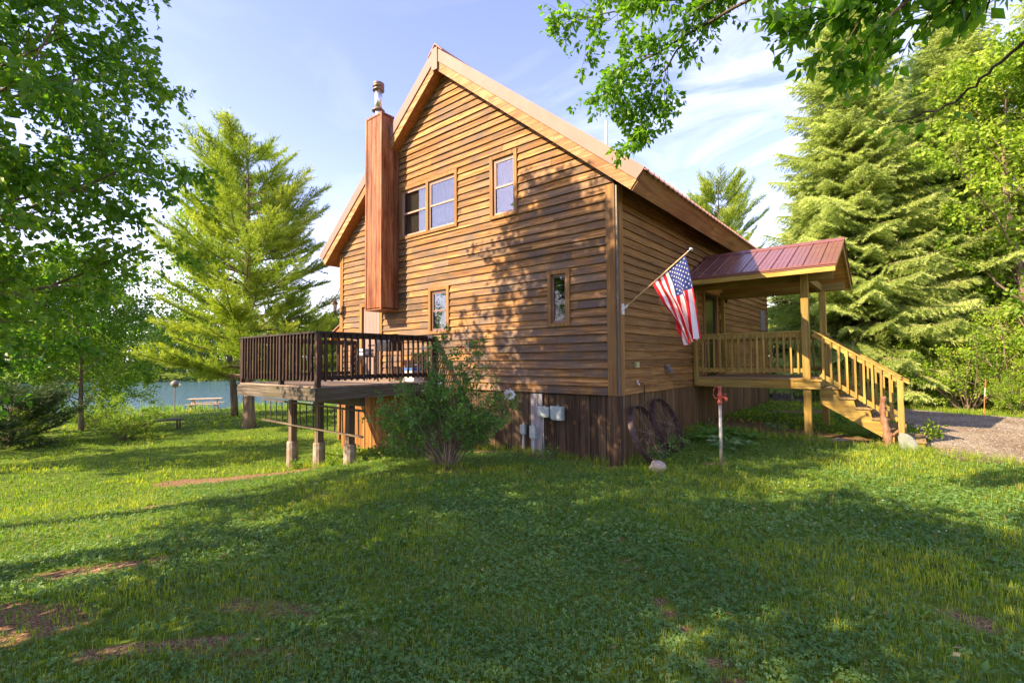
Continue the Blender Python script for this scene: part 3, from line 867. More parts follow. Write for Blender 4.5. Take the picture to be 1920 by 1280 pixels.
fl = MB(); fl.tube([(fx_, fy_, 8.70), (fx_, fy_, 9.4)], .10, 20); fl.build('flue_pipe', STEEL, flo, smooth=True)
fl = MB(); fl.lathe([(.1, 9.27), (.155, 9.275), (.16, 9.30), (.12, 9.32), (.12, 9.36), (.155, 9.365), (.155, 9.41), (.14, 9.415), (.155, 9.42), (.155, 9.47), (.11, 9.50), (.0001, 9.51)], (fx_, fy_, 0), 20); fl.build('flue_cap', FLUEC, flo, smooth=True)

# small lean-to roof on the lake side
mb = MB()
mb.prism([(-9.25, 3.42), (-10.9, 2.62), (-10.9, 2.8), (-9.25, 3.6)][::-1], 'y', .6, 8.0)
lr = mb.build('lake_side_roof', W_SOFF, house)
mb = MB(); mb.prism([(-9.25, 3.61), (-10.95, 2.79), (-10.95, 2.83), (-9.25, 3.65)][::-1], 'y', .55, 8.05); mb.build('metal_roofing', METAL, lr)
for py in (.8, 7.8):
    mb = MB(); mb.box(-10.75, -10.62, py, py + .13, gz(-10.7, py) - .2, 2.69); mb.build('roof_post', W_TRIM_Z, house)
# ------------------------------------------------------------------ deck
W_DARK_Z = wood('deck_rail_stain', (.012, .007, .005), (.028, .015, .011), (.07, .038, .027), 'Z', 30, .6, wear=(.10, .04, .026), wearamt=.5, vary=.4)
W_DARK_X = wood('deck_rail_stain_level', (.014, .009, .007), (.03, .02, .015), (.07, .05, .04), 'X', 30, .6, wear=(.06, .052, .045), wearamt=.6, vary=.3)
W_DARK_Y = wood('deck_rail_stain_side', (.014, .009, .007), (.03, .02, .015), (.07, .05, .04), 'Y', 30, .6, wear=(.06, .052, .045), wearamt=.6, vary=.3)
W_GREY_X = wood('weathered_beam', (.035, .028, .022), (.10, .08, .065), (.20, .165, .14), 'X', 24, .85, wear=(.09, .085, .04), wearamt=.7, bump=.6, vary=.2)
W_GREY_Y = wood('weathered_beam_side', (.05, .04, .03), (.13, .105, .075), (.22, .19, .14), 'Y', 24, .85, wear=(.085, .085, .035), wearamt=.9, bump=.6, vary=.2)
W_GREY_Z = wood('weathered_post', (.05, .035, .025), (.14, .10, .07), (.22, .17, .12), 'Z', 24, .85, wear=(.08, .07, .04), wearamt=.6, vary=.25)
W_DECK = wood('deck_boards', (.14, .10, .075), (.27, .21, .165), (.38, .31, .25), 'X', 26, .8, vary=.25)
CONC = plain('concrete', (.34, .29, .25), .9, noise=.18, nscale=9, bump=.4, col2=(.22, .16, .12))
DX0, DX1, DY0, DZ = -8.5, -4.9, -3.17, 1.46
deck = thing('wooden_deck', (-6.7, -1.6, gz(-6.7, -1.6)), 'raised dark wooden deck with baluster railing on the left of the house', 'deck')
mb = MB(); y = DY0 + .01
while y < -.14:
    mb.box(DX0 + .01, DX1 - .01, y, y + .135, DZ - .03, DZ + rng.uniform(-.002, .002)); y += .142
mb.build('deck_floor', W_DECK, deck)
mb = MB(); mb.box(DX0 - .01, DX1 + .01, DY0 - .03, DY0 + .012, 1.175, DZ - .034); mb.build('rim_beam', W_GREY_X, deck)
mb = MB(); mb.box(DX1 - .005, DX1 + .035, DY0 + .014, -.03, 1.18, DZ - .034); mb.build('rim_beam', W_GREY_Y, deck)
mb = MB(); mb.box(DX0 - .035, DX0 + .005, DY0 + .014, -.03, 1.18, DZ - .034); mb.build('rim_beam', W_GREY_Y, deck)
mb = MB()
for k_ in range(1, 9):
    xx = DX0 + k_ * .4; mb.box(xx, xx + .04, DY0 + .02, -.03, 1.2, DZ - .034)
mb.build('joists', W_GREY_Y, deck)
mb = MB(); mb.box(-8.45, -5.1, -2.07, -1.93, .985, 1.178); mb.build('support_beam', W_GREY_X, deck)
for x_, zt_, zb_ in ((-8.17, -.065, -.75), (-6.87, .03, -.56), (-5.56, .121, -.33)):
    mb = MB(); mb.box(x_ - .075, x_ + .075, -2.075, -1.925, zt_, .984); mb.build('post', W_GREY_Z, deck)
    mb = MB(); mb.lathe([(.0001, zt_), (.125, zt_), (.135, zt_ - .03), (.14, zb_ + .05), (.15, zb_ - .2)], (x_, -2, 0), 12); mb.build('footing', CONC, deck)
def rail(parent, p0, p1, zt, matL, matZ, out, spacing, posts, zb=None, cap_w=.14, base=None, post_w=.09, bal=.038):
    """level railing from p0 to p1 (xy); out = outward normal (xy)"""
    p0 = np.array(p0); p1 = np.array(p1); d = unit(p1 - p0); L_ = np.linalg.norm(p1 - p0); o = np.array(out, float)
    a3 = lambda p, z: (p[0], p[1], z)
    mb = MB(); mb.beam(a3(p0 - d * .05, zt - .018), a3(p1 + d * .05, zt - .018), cap_w, .036)
    mb.beam(a3(p0, zt - .084), a3(p1, zt - .084), .036, .09); mb.beam(a3(p0, base + .17), a3(p1, base + .17), .036, .09)
    r_ = mb.build('railing', matL, parent)
    n = max(1, int(L_ / spacing))
    for k_ in range(n):
        q = p0 + d * (spacing * .6 + k_ * spacing) + o * (.018 + bal / 2)
        mb = MB(); mb.beam(a3(q, base + .10), a3(q, zt - .037), bal, bal, up=(d[0], d[1], 0)); mb.build('baluster', matZ, r_)
    for s_ in posts:
        q = p0 + d * s_ - o * (.018 + post_w / 2) * 0
        mb = MB(); mb.beam(a3(q, base - .0 if zb is None else zb), a3(q, zt - .037), post_w, post_w, up=(d[0], d[1], 0)); mb.build('railing_post', matZ, parent)
    return r_
rail(deck, (-8.45, -3.11), (-4.95, -3.11), 2.56, W_DARK_X, W_DARK_Z, (0, -1), .148, (0.0, 1.98, 3.5), base=DZ, zb=DZ - .02)
rail(deck, (-4.95, -3.06), (-4.95, -.06), 2.56, W_DARK_Y, W_DARK_Z, (1, 0), .148, (2.95,), base=DZ)
rail(deck, (-8.45, -3.06), (-8.45, -.06), 2.56, W_DARK_Y, W_DARK_Z, (-1, 0), .16, (2.95,), base=DZ)

# ladder hung along the posts
ALU = wood('old_ladder_wood', (.06, .045, .03), (.13, .10, .07), (.22, .18, .13), 'X', 20, .8)
lad = thing('ladder', (-7.3, -2.12, .4), 'old ladder hung sideways on the posts under the deck', 'ladder')
mb = MB(); mb.beam((-9.66, -2.12, .948), (-4.85, -2.12, .90), .03, .045); mb.build('ladder_rail', ALU, lad)
mb = MB(); mb.beam((-9.64, -2.12, .39), (-4.88, -2.12, .35), .03, .045); mb.build('ladder_rail', ALU, lad)
for k_ in range(15):
    x_ = -9.45 + k_ * .315
    mb = MB(); mb.tube([(x_, -2.12, .36 - .008 * k_ * .2), (x_ - .01, -2.12, .92)], .014, 8); mb.build('rung', plain('rung_dark', (.05, .04, .035), .6) if k_ == 0 else bpy.data.materials['rung_dark'], lad)

# grill and cooler on the deck
gr = thing('barbecue_grill', (-5.85, -.7, DZ), 'black barbecue grill on the deck behind the railing', 'grill')
BLK = plain('grill_black', (.02, .02, .022), .35)
mb = MB(); mb.box(-6.15, -5.6, -.92, -.52, 2.2, 2.42); mb.build('firebox', BLK, gr)
mb = MB(); th = np.linspace(0, math.pi, 9); mb.prism([(-.72 + .2 * math.cos(a), 2.425 + .2 * math.sin(a)) for a in th], 'x', -6.15, -5.6); mb.build('lid', BLK, gr)
mb = MB(); mb.tube([(-6.08, -.95, 2.5), (-5.67, -.95, 2.5)], .012, 8); mb.build('handle', STEEL, gr)
mb = MB(); mb.box(-6.5, -6.16, -.9, -.55, 2.34, 2.37); mb.build('side_shelf', BLK, gr)
for a in (-6.12, -5.64):
    for c in (-.9, -.55):
        mb = MB(); mb.box(a, a + .03, c, c + .03, DZ, 2.2); mb.build('leg', BLK, gr)
cl = thing('patio_side_table', (-6.75, -.75, DZ), 'small side table with folded pale blue cushions beside the grill', 'table')
BLU = plain('pale_blue_cushion', (.42, .46, .60), .8, noise=.2, nscale=20)
mb = MB(); mb.box(-6.98, -6.6, -.95, -.6, 2.06, 2.09); mb.build('tabletop', BLK, cl)
for a in (-6.97, -6.64):
    for c in (-.94, -.64):
        mb = MB(); mb.box(a, a + .03, c, c + .03, DZ, 2.06); mb.build('leg', BLK, cl)
for q in range(2):
    mb = MB(); mb.box(-6.96, -6.62, -.92, -.63, 2.092 + q * .10, 2.18 + q * .10); o = mb.build('cushion', BLU, cl)
    bv = o.modifiers.new('b', 'BEVEL'); bv.width = .03; bv.segments = 3
co = thing('cooler', (-5.3, -.42, DZ), 'small white and blue cooler on the deck beside the grill', 'cooler')
mb = MB(); mb.box(-5.5, -5.1, -.58, -.28, DZ, 1.72); mb.build('tub', plain('cooler_white', (.6, .6, .62), .5), co)
mb = MB(); mb.box(-5.51, -5.09, -.59, -.27, 1.722, 1.79); mb.build('lid', plain('cooler_blue', (.04, .16, .5), .5), co)
mb = MB(); mb.tube([(-5.52, -.43, 1.68), (-5.54, -.43, 1.86), (-5.06, -.43, 1.86), (-5.08, -.43, 1.68)], .01, 6); mb.build('handle', STEEL, co)

# wall lantern on the left corner
la = thing('wall_lantern', (-9.14, -.06, 3.4), 'black coach lantern on the left corner board of the house', 'lamp')
BR = plain('lantern_bronze', (.10, .06, .045), .4, .6)
mb = MB(); mb.lathe([(.0001, .0), (.06, .0), (.065, .02), (.03, .035), (.0001, .04)], (-9.14, -.05, 3.42), 12, axis=(0, -1, 0)); mb.tube([(-9.14, -.08, 3.42), (-9.14, -.16, 3.36), (-9.14, -.25, 3.38), (-9.14, -.27, 3.44)], .012, 8); mb.build('bracket', BR, la)
mb = MB()
for k_ in range(6):
    a = k_ * math.pi / 3; mb.beam((-9.14 + .045 * math.cos(a), -.27 + .045 * math.sin(a), 3.46), (-9.14 + .085 * math.cos(a), -.27 + .085 * math.sin(a), 3.68), .01, .01)
mb.lathe([(.0001, 3.43), (.045, 3.445), (.05, 3.46), (.0001, 3.465)], (-9.14, -.27, 0), 12); mb.build('cage', BR, la)
mb = MB(); mb.lathe([(.11, 3.68), (.105, 3.70), (.06, 3.76), (.02, 3.80), (.012, 3.86), (.0001, 3.87)], (-9.14, -.27, 0), 12); mb.build('lantern_roof', BR, la)
mb = MB(); mb.lathe([(.038, 3.465), (.076, 3.68)], (-9.14, -.27, 0), 6); mb.build('lantern_glass', plain('frosted_glass', (.62, .58, .5), .3), la)

# ------------------------------------------------------------------ covered porch
PY = dict(dark=(.20, .12, .022), mid=(.34, .215, .045), light=(.50, .34, .09))
def ptl(n, ax, **k): return wood(n, PY['dark'], PY['mid'], PY['light'], ax, 22, .65, wear=(.20, .17, .06), wearamt=.75, vary=.3, bump=.4, **k)
P_X = ptl('treated_lumber_x', 'X', knots=.5); P_Y = ptl('treated_lumber_y', 'Y'); P_Z = ptl('treated_lumber_z', 'Z', knots=.6)
P_C = wood('porch_ceiling', (.34, .19, .05), (.46, .27, .075), (.55, .34, .10), 'X', 14, .7, vary=.1)
P_T = wood('porch_treads', (.16, .11, .05), (.29, .20, .09), (.40, .29, .14), 'Y', 24, .8, vary=.25)
P_F = wood('porch_floor', (.16, .10, .05), (.27, .18, .09), (.36, .25, .13), 'X', 24, .8, vary=.25)
porch = thing('covered_porch', (1.3, 5.1, .25), 'covered side porch of pale yellow treated lumber with red metal roof and stairs', 'porch')
mb = MB(); y = 3.93
while y < 6.3:
    mb.box(.05, 2.61, y, y + .134, 1.487, 1.515 + rng.uniform(-.0015, .0015)); y += .14
mb.build('porch_floor', P_F, porch)
mb = MB(); mb.box(.04, 2.62, 3.95, 3.99, 1.29, 1.484); mb.build('rim_joist', P_X, porch)
mb = MB(); mb.box(2.58, 2.62, 3.992, 6.29, 1.292, 1.484); mb.build('rim_joist', P_Y, porch)
mb = MB(); mb.box(.04, 2.62, 6.292, 6.33, 1.29, 1.484); mb.build('rim_joist', P_X, porch)
mb = MB()
for k_ in range(5): mb.box(.3 + k_ * .45, .34 + k_ * .45, 3.992, 6.29, 1.3, 1.484)
mb.build('joists', P_Y, porch)
ST = plain('field_stone', (.30, .23, .21), .9, noise=.2, nscale=8, bump=.5)
def post(x0, x1, y0, y1, z0, z1):
    mb = MB(); mb.box(x0, x1, y0, y1, z0, z1); o = mb.build('post', P_Z, porch)
    bv = o.modifiers.new('b', 'BEVEL'); bv.width = .006; bv.segments = 2; return o
post(2.365, 2.505, 3.805, 3.945, .19, 3.80)
post(2.42, 2.56, 6.13, 6.27, .2, 3.62)
post(.055, .15, 3.86, 3.945, 1.33, 3.68)
post(.055, .15, 6.18, 6.27, 1.52, 3.62)
# boxed collar round the front post at floor height
mb = MB()
mb.box(2.19, 2.68, 3.76, 3.80, 1.30, 1.462, .8); mb.box(2.64, 2.68, 3.801, 3.948, 1.301, 1.461, .7); mb.box(2.19, 2.23, 3.801, 3.948, 1.301, 1.461, .6)
mb.build('post_collar', P_X, porch)
mb = MB(); mb.box(2.15, 2.364, 3.735, 3.93, 1.464, 1.502, .8); mb.box(2.506, 2.72, 3.735, 3.93, 1.464, 1.502, .8); mb.box(2.3645, 2.5055, 3.735, 3.803, 1.464, 1.502, .8); mb.build('post_collar', P_X, porch)
rail(porch, (.17, 3.985), (2.36, 3.985), 2.545, P_X, P_Z, (0, -1), .1345, (), base=1.515, cap_w=.09, bal=.036)
rail(porch, (.17, 6.22), (2.41, 6.22), 2.545, P_X, P_Z, (0, -1), .1345, (), base=1.515, cap_w=.09, bal=.036)
rail(porch, (2.59, 5.42), (2.59, 6.12), 2.545, P_Y, P_Z, (1, 0), .1345, (.02,), base=1.515, cap_w=.09, bal=.036)
# roof
RY, RZ, EY0, EY1, XR = 5.0, 4.60, 3.25, 6.75, 3.06
sl = (RZ - 3.82) / (RY - EY0)
for s_ in (-1, 1):
    ye = RY + s_ * (RY - EY0)
    q = [(ye, 3.82), (RY, RZ), (RY, RZ - .11), (ye, 3.71)]
    mb = MB(); mb.prism(q if s_ > 0 else q[::-1], 'x', .035, XR - .04); ro = mb.build('porch_roof', P_C, porch)
    mb = MB(); yo = ye + s_ * .012
    mb.box(.04, XR, min(ye, ye + s_ * .025), max(ye, ye + s_ * .025), 3.665, 3.80); mb.build('eave_board', P_X, ro)
    mb = MB(); mb.box(.04, XR + .005, min(ye + s_ * .026, ye + s_ * .04), max(ye + s_ * .026, ye + s_ * .04), 3.77, 3.835); mb.build('eave_trim', METAL_D, ro)
    q = [(ye + s_ * .02, 3.68), (ye + s_ * .02, 3.828), (RY, RZ + .004), (RY, RZ - .15)]
    mb = MB(); mb.prism(q, 'x', XR - .038, XR - .002); mb.build('rake_board', P_Y, ro)
    mb = MB(); t_ = lambda y_, u_: (y_, RZ + u_ - sl * abs(y_ - RY))
    e_ = ye + s_ * .055
    mb.prism([t_(e_, .006), t_(RY, .006), t_(RY, .018), t_(e_, .018)], 'x', .035, XR + .03)
    xx = .12
    while xx < XR:
        mb.prism([t_(e_, .0185), t_(RY, .0185), t_(RY, .045), t_(e_, .045)], 'x', xx, xx + .022)
        mb.prism([t_(e_, .0185), t_(RY, .0185), t_(RY, .026), t_(e_, .026)], 'x', xx + .10, xx + .125)
        mb.prism([t_(e_, .0185), t_(RY, .0185), t_(RY, .026), t_(e_, .026)], 'x', xx + .19, xx + .215)
        xx += .295
    mb.build('metal_roofing', METAL_D, ro)
mb = MB(); mb.prism([(RY - .11, RZ - .02), (RY, RZ + .055), (RY + .11, RZ - .02), (RY + .11, RZ - .008), (RY, RZ + .068), (RY - .11, RZ - .008)], 'x', .035, XR + .035); mb.build('ridge_cap', METAL_D, porch)
mb = MB(); mb.box(.05, 2.95, 3.948, 4.02, 3.60, 3.80); mb.build('roof_beam', P_X, porch)
mb = MB(); mb.box(.05, 2.95, 6.13, 6.27, 3.622, 3.80); mb.build('roof_beam', P_X, porch)
mb = MB(); mb.box(2.40, 2.50, 4.022, 6.128, 3.62, 3.78); mb.build('roof_beam', P_Y, porch)
mb = MB(); mb.prism([(3.32, 3.72), (6.68, 3.72), (5.0, 4.47)], 'x', .036, .07); mb.build('gable_infill', P_C, porch)
# stairs
tops = [(1.325, 2.70, 2.99), (1.125, 2.965, 3.255), (.93, 3.23, 3.52), (.73, 3.495, 3.785), (.53, 3.76, 4.05), (.335, 4.03, 4.34)]
stz = [(2.622, 1.30)]
poly = [(2.63, 1.29)]
for z_, a, b_ in tops: poly += [(a + .03, z_ - .04), (b_ - .04, z_ - .04)]
g_ = gz(4.2, 4.7)
poly += [(4.30, g_ - .05), (4.0, g_ - .05), (2.63, .98)]
for y_ in (4.12, 4.68, 5.26):
    mb = MB(); mb.prism(poly, 'y', y_, y_ + .038); mb.build('stringer', P_X, porch)
for z_, a, b_ in tops:
    mb = MB(); mid_ = (a + b_) / 2
    mb.box(a, mid_ - .004, 4.09, 5.33, z_ - .038, z_); mb.box(mid_, b_, 4.09, 5.33, z_ - .038, z_); mb.build('tread', P_T, porch)
    mb = MB(); mb.box(a + .005, a + .028, 4.16, 5.25, z_ - .19, z_ - .04); mb.build('riser', P_X, porch)
for y_, o_ in ((4.06, -1), (5.34, 1)):
    zb = .12 if y_ < 5 else .12
    mb = MB(); mb.box(3.93, 4.02, y_ - .045, y_ + .045, zb, 1.53); mb.build('newel_post', P_Z, porch)
    k_ = -.69
    f_ = lambda x: 2.52 + k_ * (x - 2.56)
    mb = MB(); mb.beam((2.52, y_, f_(2.52)), (4.12, y_, f_(4.12)), .09, .036); mb.beam((2.54, y_, f_(2.54) - .07), (3.93, y_, f_(3.93) - .07), .036, .09)
    mb.beam((2.66, y_, f_(2.66) - .86), (3.93, y_, f_(3.93) - .86), .036, .09)
    sr = mb.build('stair_railing', P_X, porch)
    x_ = 2.70
    while x_ < 3.9:
        mb = MB(); mb.box(x_, x_ + .036, y_ + o_ * .019 if o_ > 0 else y_ - .055, y_ + .055 if o_ > 0 else y_ - .019, f_(x_) - .93, f_(x_) - .03); mb.build('baluster', P_Z, sr)
        x_ += .138

# ------------------------------------------------------------------ small things round the house
def rock(name, c, r, sc, mat, label, cat='stone', seed=1, rot=0, tilt=0, group=None):
    q = np.random.default_rng(seed)
    import bmesh
    bm = bmesh.new(); bmesh.ops.create_icosphere(bm, subdivisions=4, radius=1)
    ph = q.uniform(0, 6, 9)
    for v_ in bm.verts:
        p = v_.co
        k = 1 + .16 * math.sin(2.1 * p.x + ph[0]) * math.sin(2.3 * p.y + ph[1]) + .10 * math.sin(3.9 * p.z + ph[2] + 2 * p.x) + .05 * math.sin(7 * p.y + ph[3] + 3 * p.x) + .025 * math.sin(13 * p.x + ph[4]) * math.sin(12 * p.z + ph[5])
        v_.co = Vector((p.x * sc[0], p.y * sc[1], p.z * sc[2])) * r * k
    me = bpy.data.meshes.new(name); bm.to_mesh(me); bm.free()
    for p in me.polygons: p.use_smooth = True
    me.materials.append(mat); o = bpy.data.objects.new(name, me); S.collection.objects.link(o)
    o.location = c; o.rotation_euler = (0, tilt, rot)
    return tag(o, label, cat, group)
STN1 = plain('round_stone', (.50, .40, .34), .85, noise=.2, nscale=6, bump=.4, col2=(.33, .25, .20))
STN2 = plain('grey_boulder', (.30, .31, .27), .85, noise=.2, nscale=5, bump=.4, col2=(.17, .19, .16))
rock('round_stone', (.78, -.22, .13), .135, (1, .9, .8), STN1, 'round pale stone on the lawn in front of the wagon wheels', seed=3)
rock('boulder', (4.10, 3.72, .26), .20, (.78, .6, 1.15), STN2, 'grey boulder leaning at the foot of the porch stairs', seed=5, tilt=-.55, rot=.2)
rock('pad_stone', (2.44, 3.85, .20), .17, (1.2, 1.1, .4), ST, 'flat reddish stone under the front porch post', seed=7)
rock('pad_stone', (2.52, 6.2, .22), .17, (1.1, 1.1, .35), ST, 'flat stone under the rear porch post', seed=8)
for k_, (a, b_, c_) in enumerate(((2.75, 3.95, .12), (2.95, 4.3, .10))):
    rock('flat_rock', (a, b_, gz(a, b_) + .01), c_, (1.4, .9, .35), ST, ('small pinkish rock right beside the front porch post base', 'small flat rock in the bare soil under the porch stairs')[k_], seed=20 + k_)

BARK = wood('driftwood_bark', (.12, .055, .03), (.24, .12, .07), (.38, .22, .14), 'Z', 12, .8, bump=1.0, vary=.1)
lg = MB(); zg = gz(3.75, 3.8)
_n = 26; _z = np.linspace(zg - .1, 1.19, _n); _q = np.random.default_rng(4)
lg.tube(np.column_stack([3.735 + .035 * np.sin(_z * 5) + _q.normal(0, .005, _n), 3.79 + .02 * np.sin(_z * 7 + 1) + _q.normal(0, .005, _n), _z]), np.interp(_z, [0, 1.2], [.078, .046]) * _q.uniform(.82, 1.22, _n), 11)
for _zz, _a in ((.95, 2.2), (.72, .4), (.33, 4.0)): lg.lathe([(.04, 0), (.034, .05), (.02, .075), (.0001, .08)], (3.74, 3.79, _zz), 8, axis=(math.cos(_a), math.sin(_a), .5))
lg.tube([(3.77, 3.78, .42), (3.86, 3.74, .47), (3.93, 3.72, .56)], [.04, .03, .02], 8); lg.tube([(3.74, 3.78, .2), (3.86, 3.75, .12), (3.95, 3.73, .02)], [.04, .04, .03], 8)
tag(lg.build('driftwood_log', BARK, smooth=True), 'knobbly reddish driftwood log standing beside the stair newel post', 'log')

# yard hydrant
HR = plain('hydrant_red', (.55, .075, .035), .55, noise=.15, nscale=20, col2=(.30, .06, .04))
GALV = plain('galvanised_pipe', (.50, .50, .48), .5, .6, noise=.12, nscale=7, col2=(.36, .31, .25))
hx, hy = 1.66, .35; hg = gz(hx, hy)
hy_ = thing('yard_hydrant', (hx, hy, hg), 'yard hydrant with red head on a galvanised pipe in the lawn', 'hydrant')
mb = MB(); mb.tube([(hx, hy, hg - .1), (hx, hy, hg + 1.12)], .026, 14); mb.build('pipe', GALV, hy_, smooth=True)
mb = MB(); mb.lathe([(.028, 0), (.038, .01), (.038, .05), (.030, .06), (.030, .12), (.040, .13), (.040, .17), (.028, .19), (.028, .26), (.034, .27), (.034, .30), (.0001, .31)], (hx, hy, hg + 1.1), 14); mb.build('head', HR, hy_, smooth=True)
mb = MB(); a = np.linspace(-.3, math.pi + .5, 12)
mb.tube([(hx - .03 - .07 * math.sin(q * .9), hy - .01, hg + 1.30 + .10 * math.cos(q)) for q in a], .010, 8); mb.build('handle', HR, hy_, smooth=True)
mb = MB(); mb.tube([(hx, hy, hg + 1.21), (hx + .08, hy + .0, hg + 1.22), (hx + .10, hy, hg + 1.21), (hx + .105, hy, hg + 1.16)], [.022, .02, .024, .026], 10)
mb.tube([(hx + .085, hy, hg + 1.235), (hx + .085, hy, hg + 1.27)], .01, 6); mb.tube([(hx + .06, hy, hg + 1.275), (hx + .11, hy, hg + 1.275)], .012, 6); mb.build('spout', HR, hy_, smooth=True)

# wagon wheels leaning on the side wall
RUST = plain('rusty_iron', (.13, .08, .072), .6, .2, noise=.2, nscale=14, bump=.4, col2=(.06, .035, .032))
RUST2 = plain('rusty_iron_light', (.20, .13, .09), .7, .3, noise=.2, nscale=14)
def wheel(c, Rr, lean, yaw, ns, label):
    t_ = thing('wagon_wheel', c, label, 'wheel', 'iron wagon wheels leaning on the side wall')
    E1 = np.array((0, 1, 0.)); 
    E1 = np.array((math.sin(yaw), math.cos(yaw), 0)); up = np.array((0, 0, 1.)); nrm0 = np.array((math.cos(yaw), -math.sin(yaw), 0))
    E2 = up * math.cos(lean) - nrm0 * math.sin(lean); nr = nrm0 * math.cos(lean) + up * math.sin(lean)
    c = np.array(c)
    n = 48; V_ = []; 
    for k_ in range(n):
        a = 2 * math.pi * k_ / n; rd = E1 * math.cos(a) + E2 * math.sin(a)
        for r_, w_ in ((Rr, -.055), (Rr, .055), (Rr - .012, .055), (Rr - .012, -.055)): V_.append(c + rd * r_ + nr * w_)
    F_ = []
    for k_ in range(n):
        for q in range(4): F_.append((k_ * 4 + q, k_ * 4 + (q + 1) % 4, ((k_ + 1) % n) * 4 + (q + 1) % 4, ((k_ + 1) % n) * 4 + q))
    mb = MB(); mb.add(V_, F_)
    mb.build('rim', RUST, t_)
    mb = MB(); mb.tube([c - nr * .10, c - nr * .05, c + nr * .05, c + nr * .10], [.03, .045, .045, .03], 12); mb.build('hub', RUST2, t_)
    for k_ in range(ns):
        a = 2 * math.pi * k_ / ns + .2; rd = E1 * math.cos(a) + E2 * math.sin(a); sg = .06 if k_ % 2 else -.06
        mb = MB(); mb.tube([c + nr * sg + rd * .03, c + rd * (Rr - .01)], .010, 6); mb.build('spoke', RUST2, t_)
wheel((.31, .50, .55), .56, .42, -.02, 12, 'rusty iron wagon wheel nearest the house corner')
wheel((.29, 1.50, .62), .56, .40, -.02, 12, 'rusty iron wagon wheel farther from the house corner')

# utility fittings on the skirting
UT = plain('grey_box_paint', (.38, .44, .44), .5, noise=.06, nscale=8)
UT2 = plain('conduit_grey', (.42, .43, .44), .5, noise=.08)
BLKC = plain('black_cable', (.012, .012, .012), .5)
mb = MB(); mb.box(-1.99, -1.71, -.045, -.012, -.12, 1.262); tag(mb.build('grey_plank', wood('silvered_plank', (.15, .13, .12), (.28, .25, .25), (.38, .35, .34), 'Z', 26, .85), None), 'weathered grey plank fixed upright on the brown skirting', 'plank')
def ubox(name, x0, x1, z0, z1, d, label, pipe=None, pmat=None, y_=-.013, lid=True):
    t_ = thing(name, ((x0 + x1) / 2, y_, z0), label, 'utility box')
    mb = MB(); mb.box(x0, x1, y_ - d, y_, z0, z1); o = mb.build('box', UT, t_); bv = o.modifiers.new('b', 'BEVEL'); bv.width = .008; bv.segments = 2
    if lid: mb = MB(); mb.box(x0 - .006, x1 + .006, y_ - d - .012, y_ - d + .03, z0 + .03, z1 + .006); mb.build('cover', UT, t_)
    mb = MB(); xm = (x0 + x1) / 2
    mb.box(xm - .012, xm + .012, y_ - d * .6, y_ - .002, z1 + .0065, z1 + .03); mb.box(x1 + .0065, x1 + .016, y_ - d * .8, y_ - d * .4, (z0 + z1) / 2 - .02, (z0 + z1) / 2 + .02)
    mb.lathe([(.0001, 0), (.007, 0), (.007, .004), (.0001, .005)], (xm - (x1 - x0) * .3, y_ - d - .0125, z0 + .05), 8, axis=(0, -1, 0)); mb.lathe([(.0001, 0), (.007, 0), (.007, .004), (.0001, .005)], (xm + (x1 - x0) * .3, y_ - d - .0125, z0 + .05), 8, axis=(0, -1, 0))
    mb.build('latch', STEEL, t_)
    if pipe:
        mb = MB(); px_, r_ = pipe; mb.tube([(px_, y_ - d * .5, z0), (px_, y_ - d * .5 - .01, z0 - .2), (px_ + .01, y_ - d * .5, gz(px_, -.1) - .05)], r_, 10); mb.build('conduit', pmat or UT2, t_, smooth=True)
    return t_
ubox('junction_box', -1.76, -1.50, .80, 1.0, .10, 'small rectangular grey-green box on the skirting with thin white conduit', (-1.66, .014))
ubox('meter_box', -1.43, -1.18, .76, 1.03, .11, 'larger grey meter box on the skirting with black cable below', (-1.30, .012), BLKC)
ubox('conduit_box', -2.24, -2.13, .40, .60, .07, 'narrow grey conduit box left of the grey plank', (-2.185, .024))
ubox('conduit_box', -1.96, -1.83, .34, .60, .08, 'narrow grey conduit box mounted on the grey plank', (-1.89, .026), None, -.046)

def small(name, mbf, mat, label, cat): return tag(mbf.build(name, mat), label, cat)
mb = MB(); mb.box(.03, .075, .60, .73, 1.79, 1.90); mb.box(.076, .084, .615, .715, 1.80, 1.89)
small('outlet_cover', mb, plain('cream_plastic', (.50, .46, .22), .5), 'cream outlet cover on the shaded side wall', 'outlet')
mb = MB(); mb.prism([(.03, 1.66), (.15, 1.66), (.15, 1.70), (.06, 1.84), (.03, 1.84)], 'y', 2.1, 2.28); small('vent_hood', mb, plain('vent_grey', (.16, .13, .12), .5), 'small dark vent hood on the shaded side wall', 'vent')
hb = thing('wall_faucet', (.03, .68, 1.49), 'small metal wall faucet with dark hose hanging down the side wall', 'faucet')
mb = MB(); mb.tube([(.03, .62, 1.49), (.10, .62, 1.49), (.115, .62, 1.46)], .013, 8); mb.tube([(.08, .62, 1.50), (.08, .62, 1.535)], .006, 6); mb.lathe([(.0001, 0), (.025, .002), (.025, .008), (.0001, .01)], (.08, .62, 1.535), 8); mb.build('spigot', STEEL, hb)
mb = MB(); mb.tube([(.03, .70, 1.49), (.08, .70, 1.49)], .012, 8); mb.tube([(.07, .72, 1.49), (.08, .85, 1.49), (.08, .93, 1.44), (.07, .95, 1.3), (.07, .95, .4)], .008, 6); mb.build('hose', BLKC, hb, smooth=True)
pl_ = thing('porch_lamp', (.06, 6.36, 3.6), 'dark twin floodlight on the wall beside the porch door', 'lamp')
mb = MB(); mb.lathe([(.0001, 0), (.05, .0), (.05, .02), (.0001, .03)], (.032, 6.36, 3.62), 10, axis=(1, 0, 0)); mb.build('base', BR, pl_)
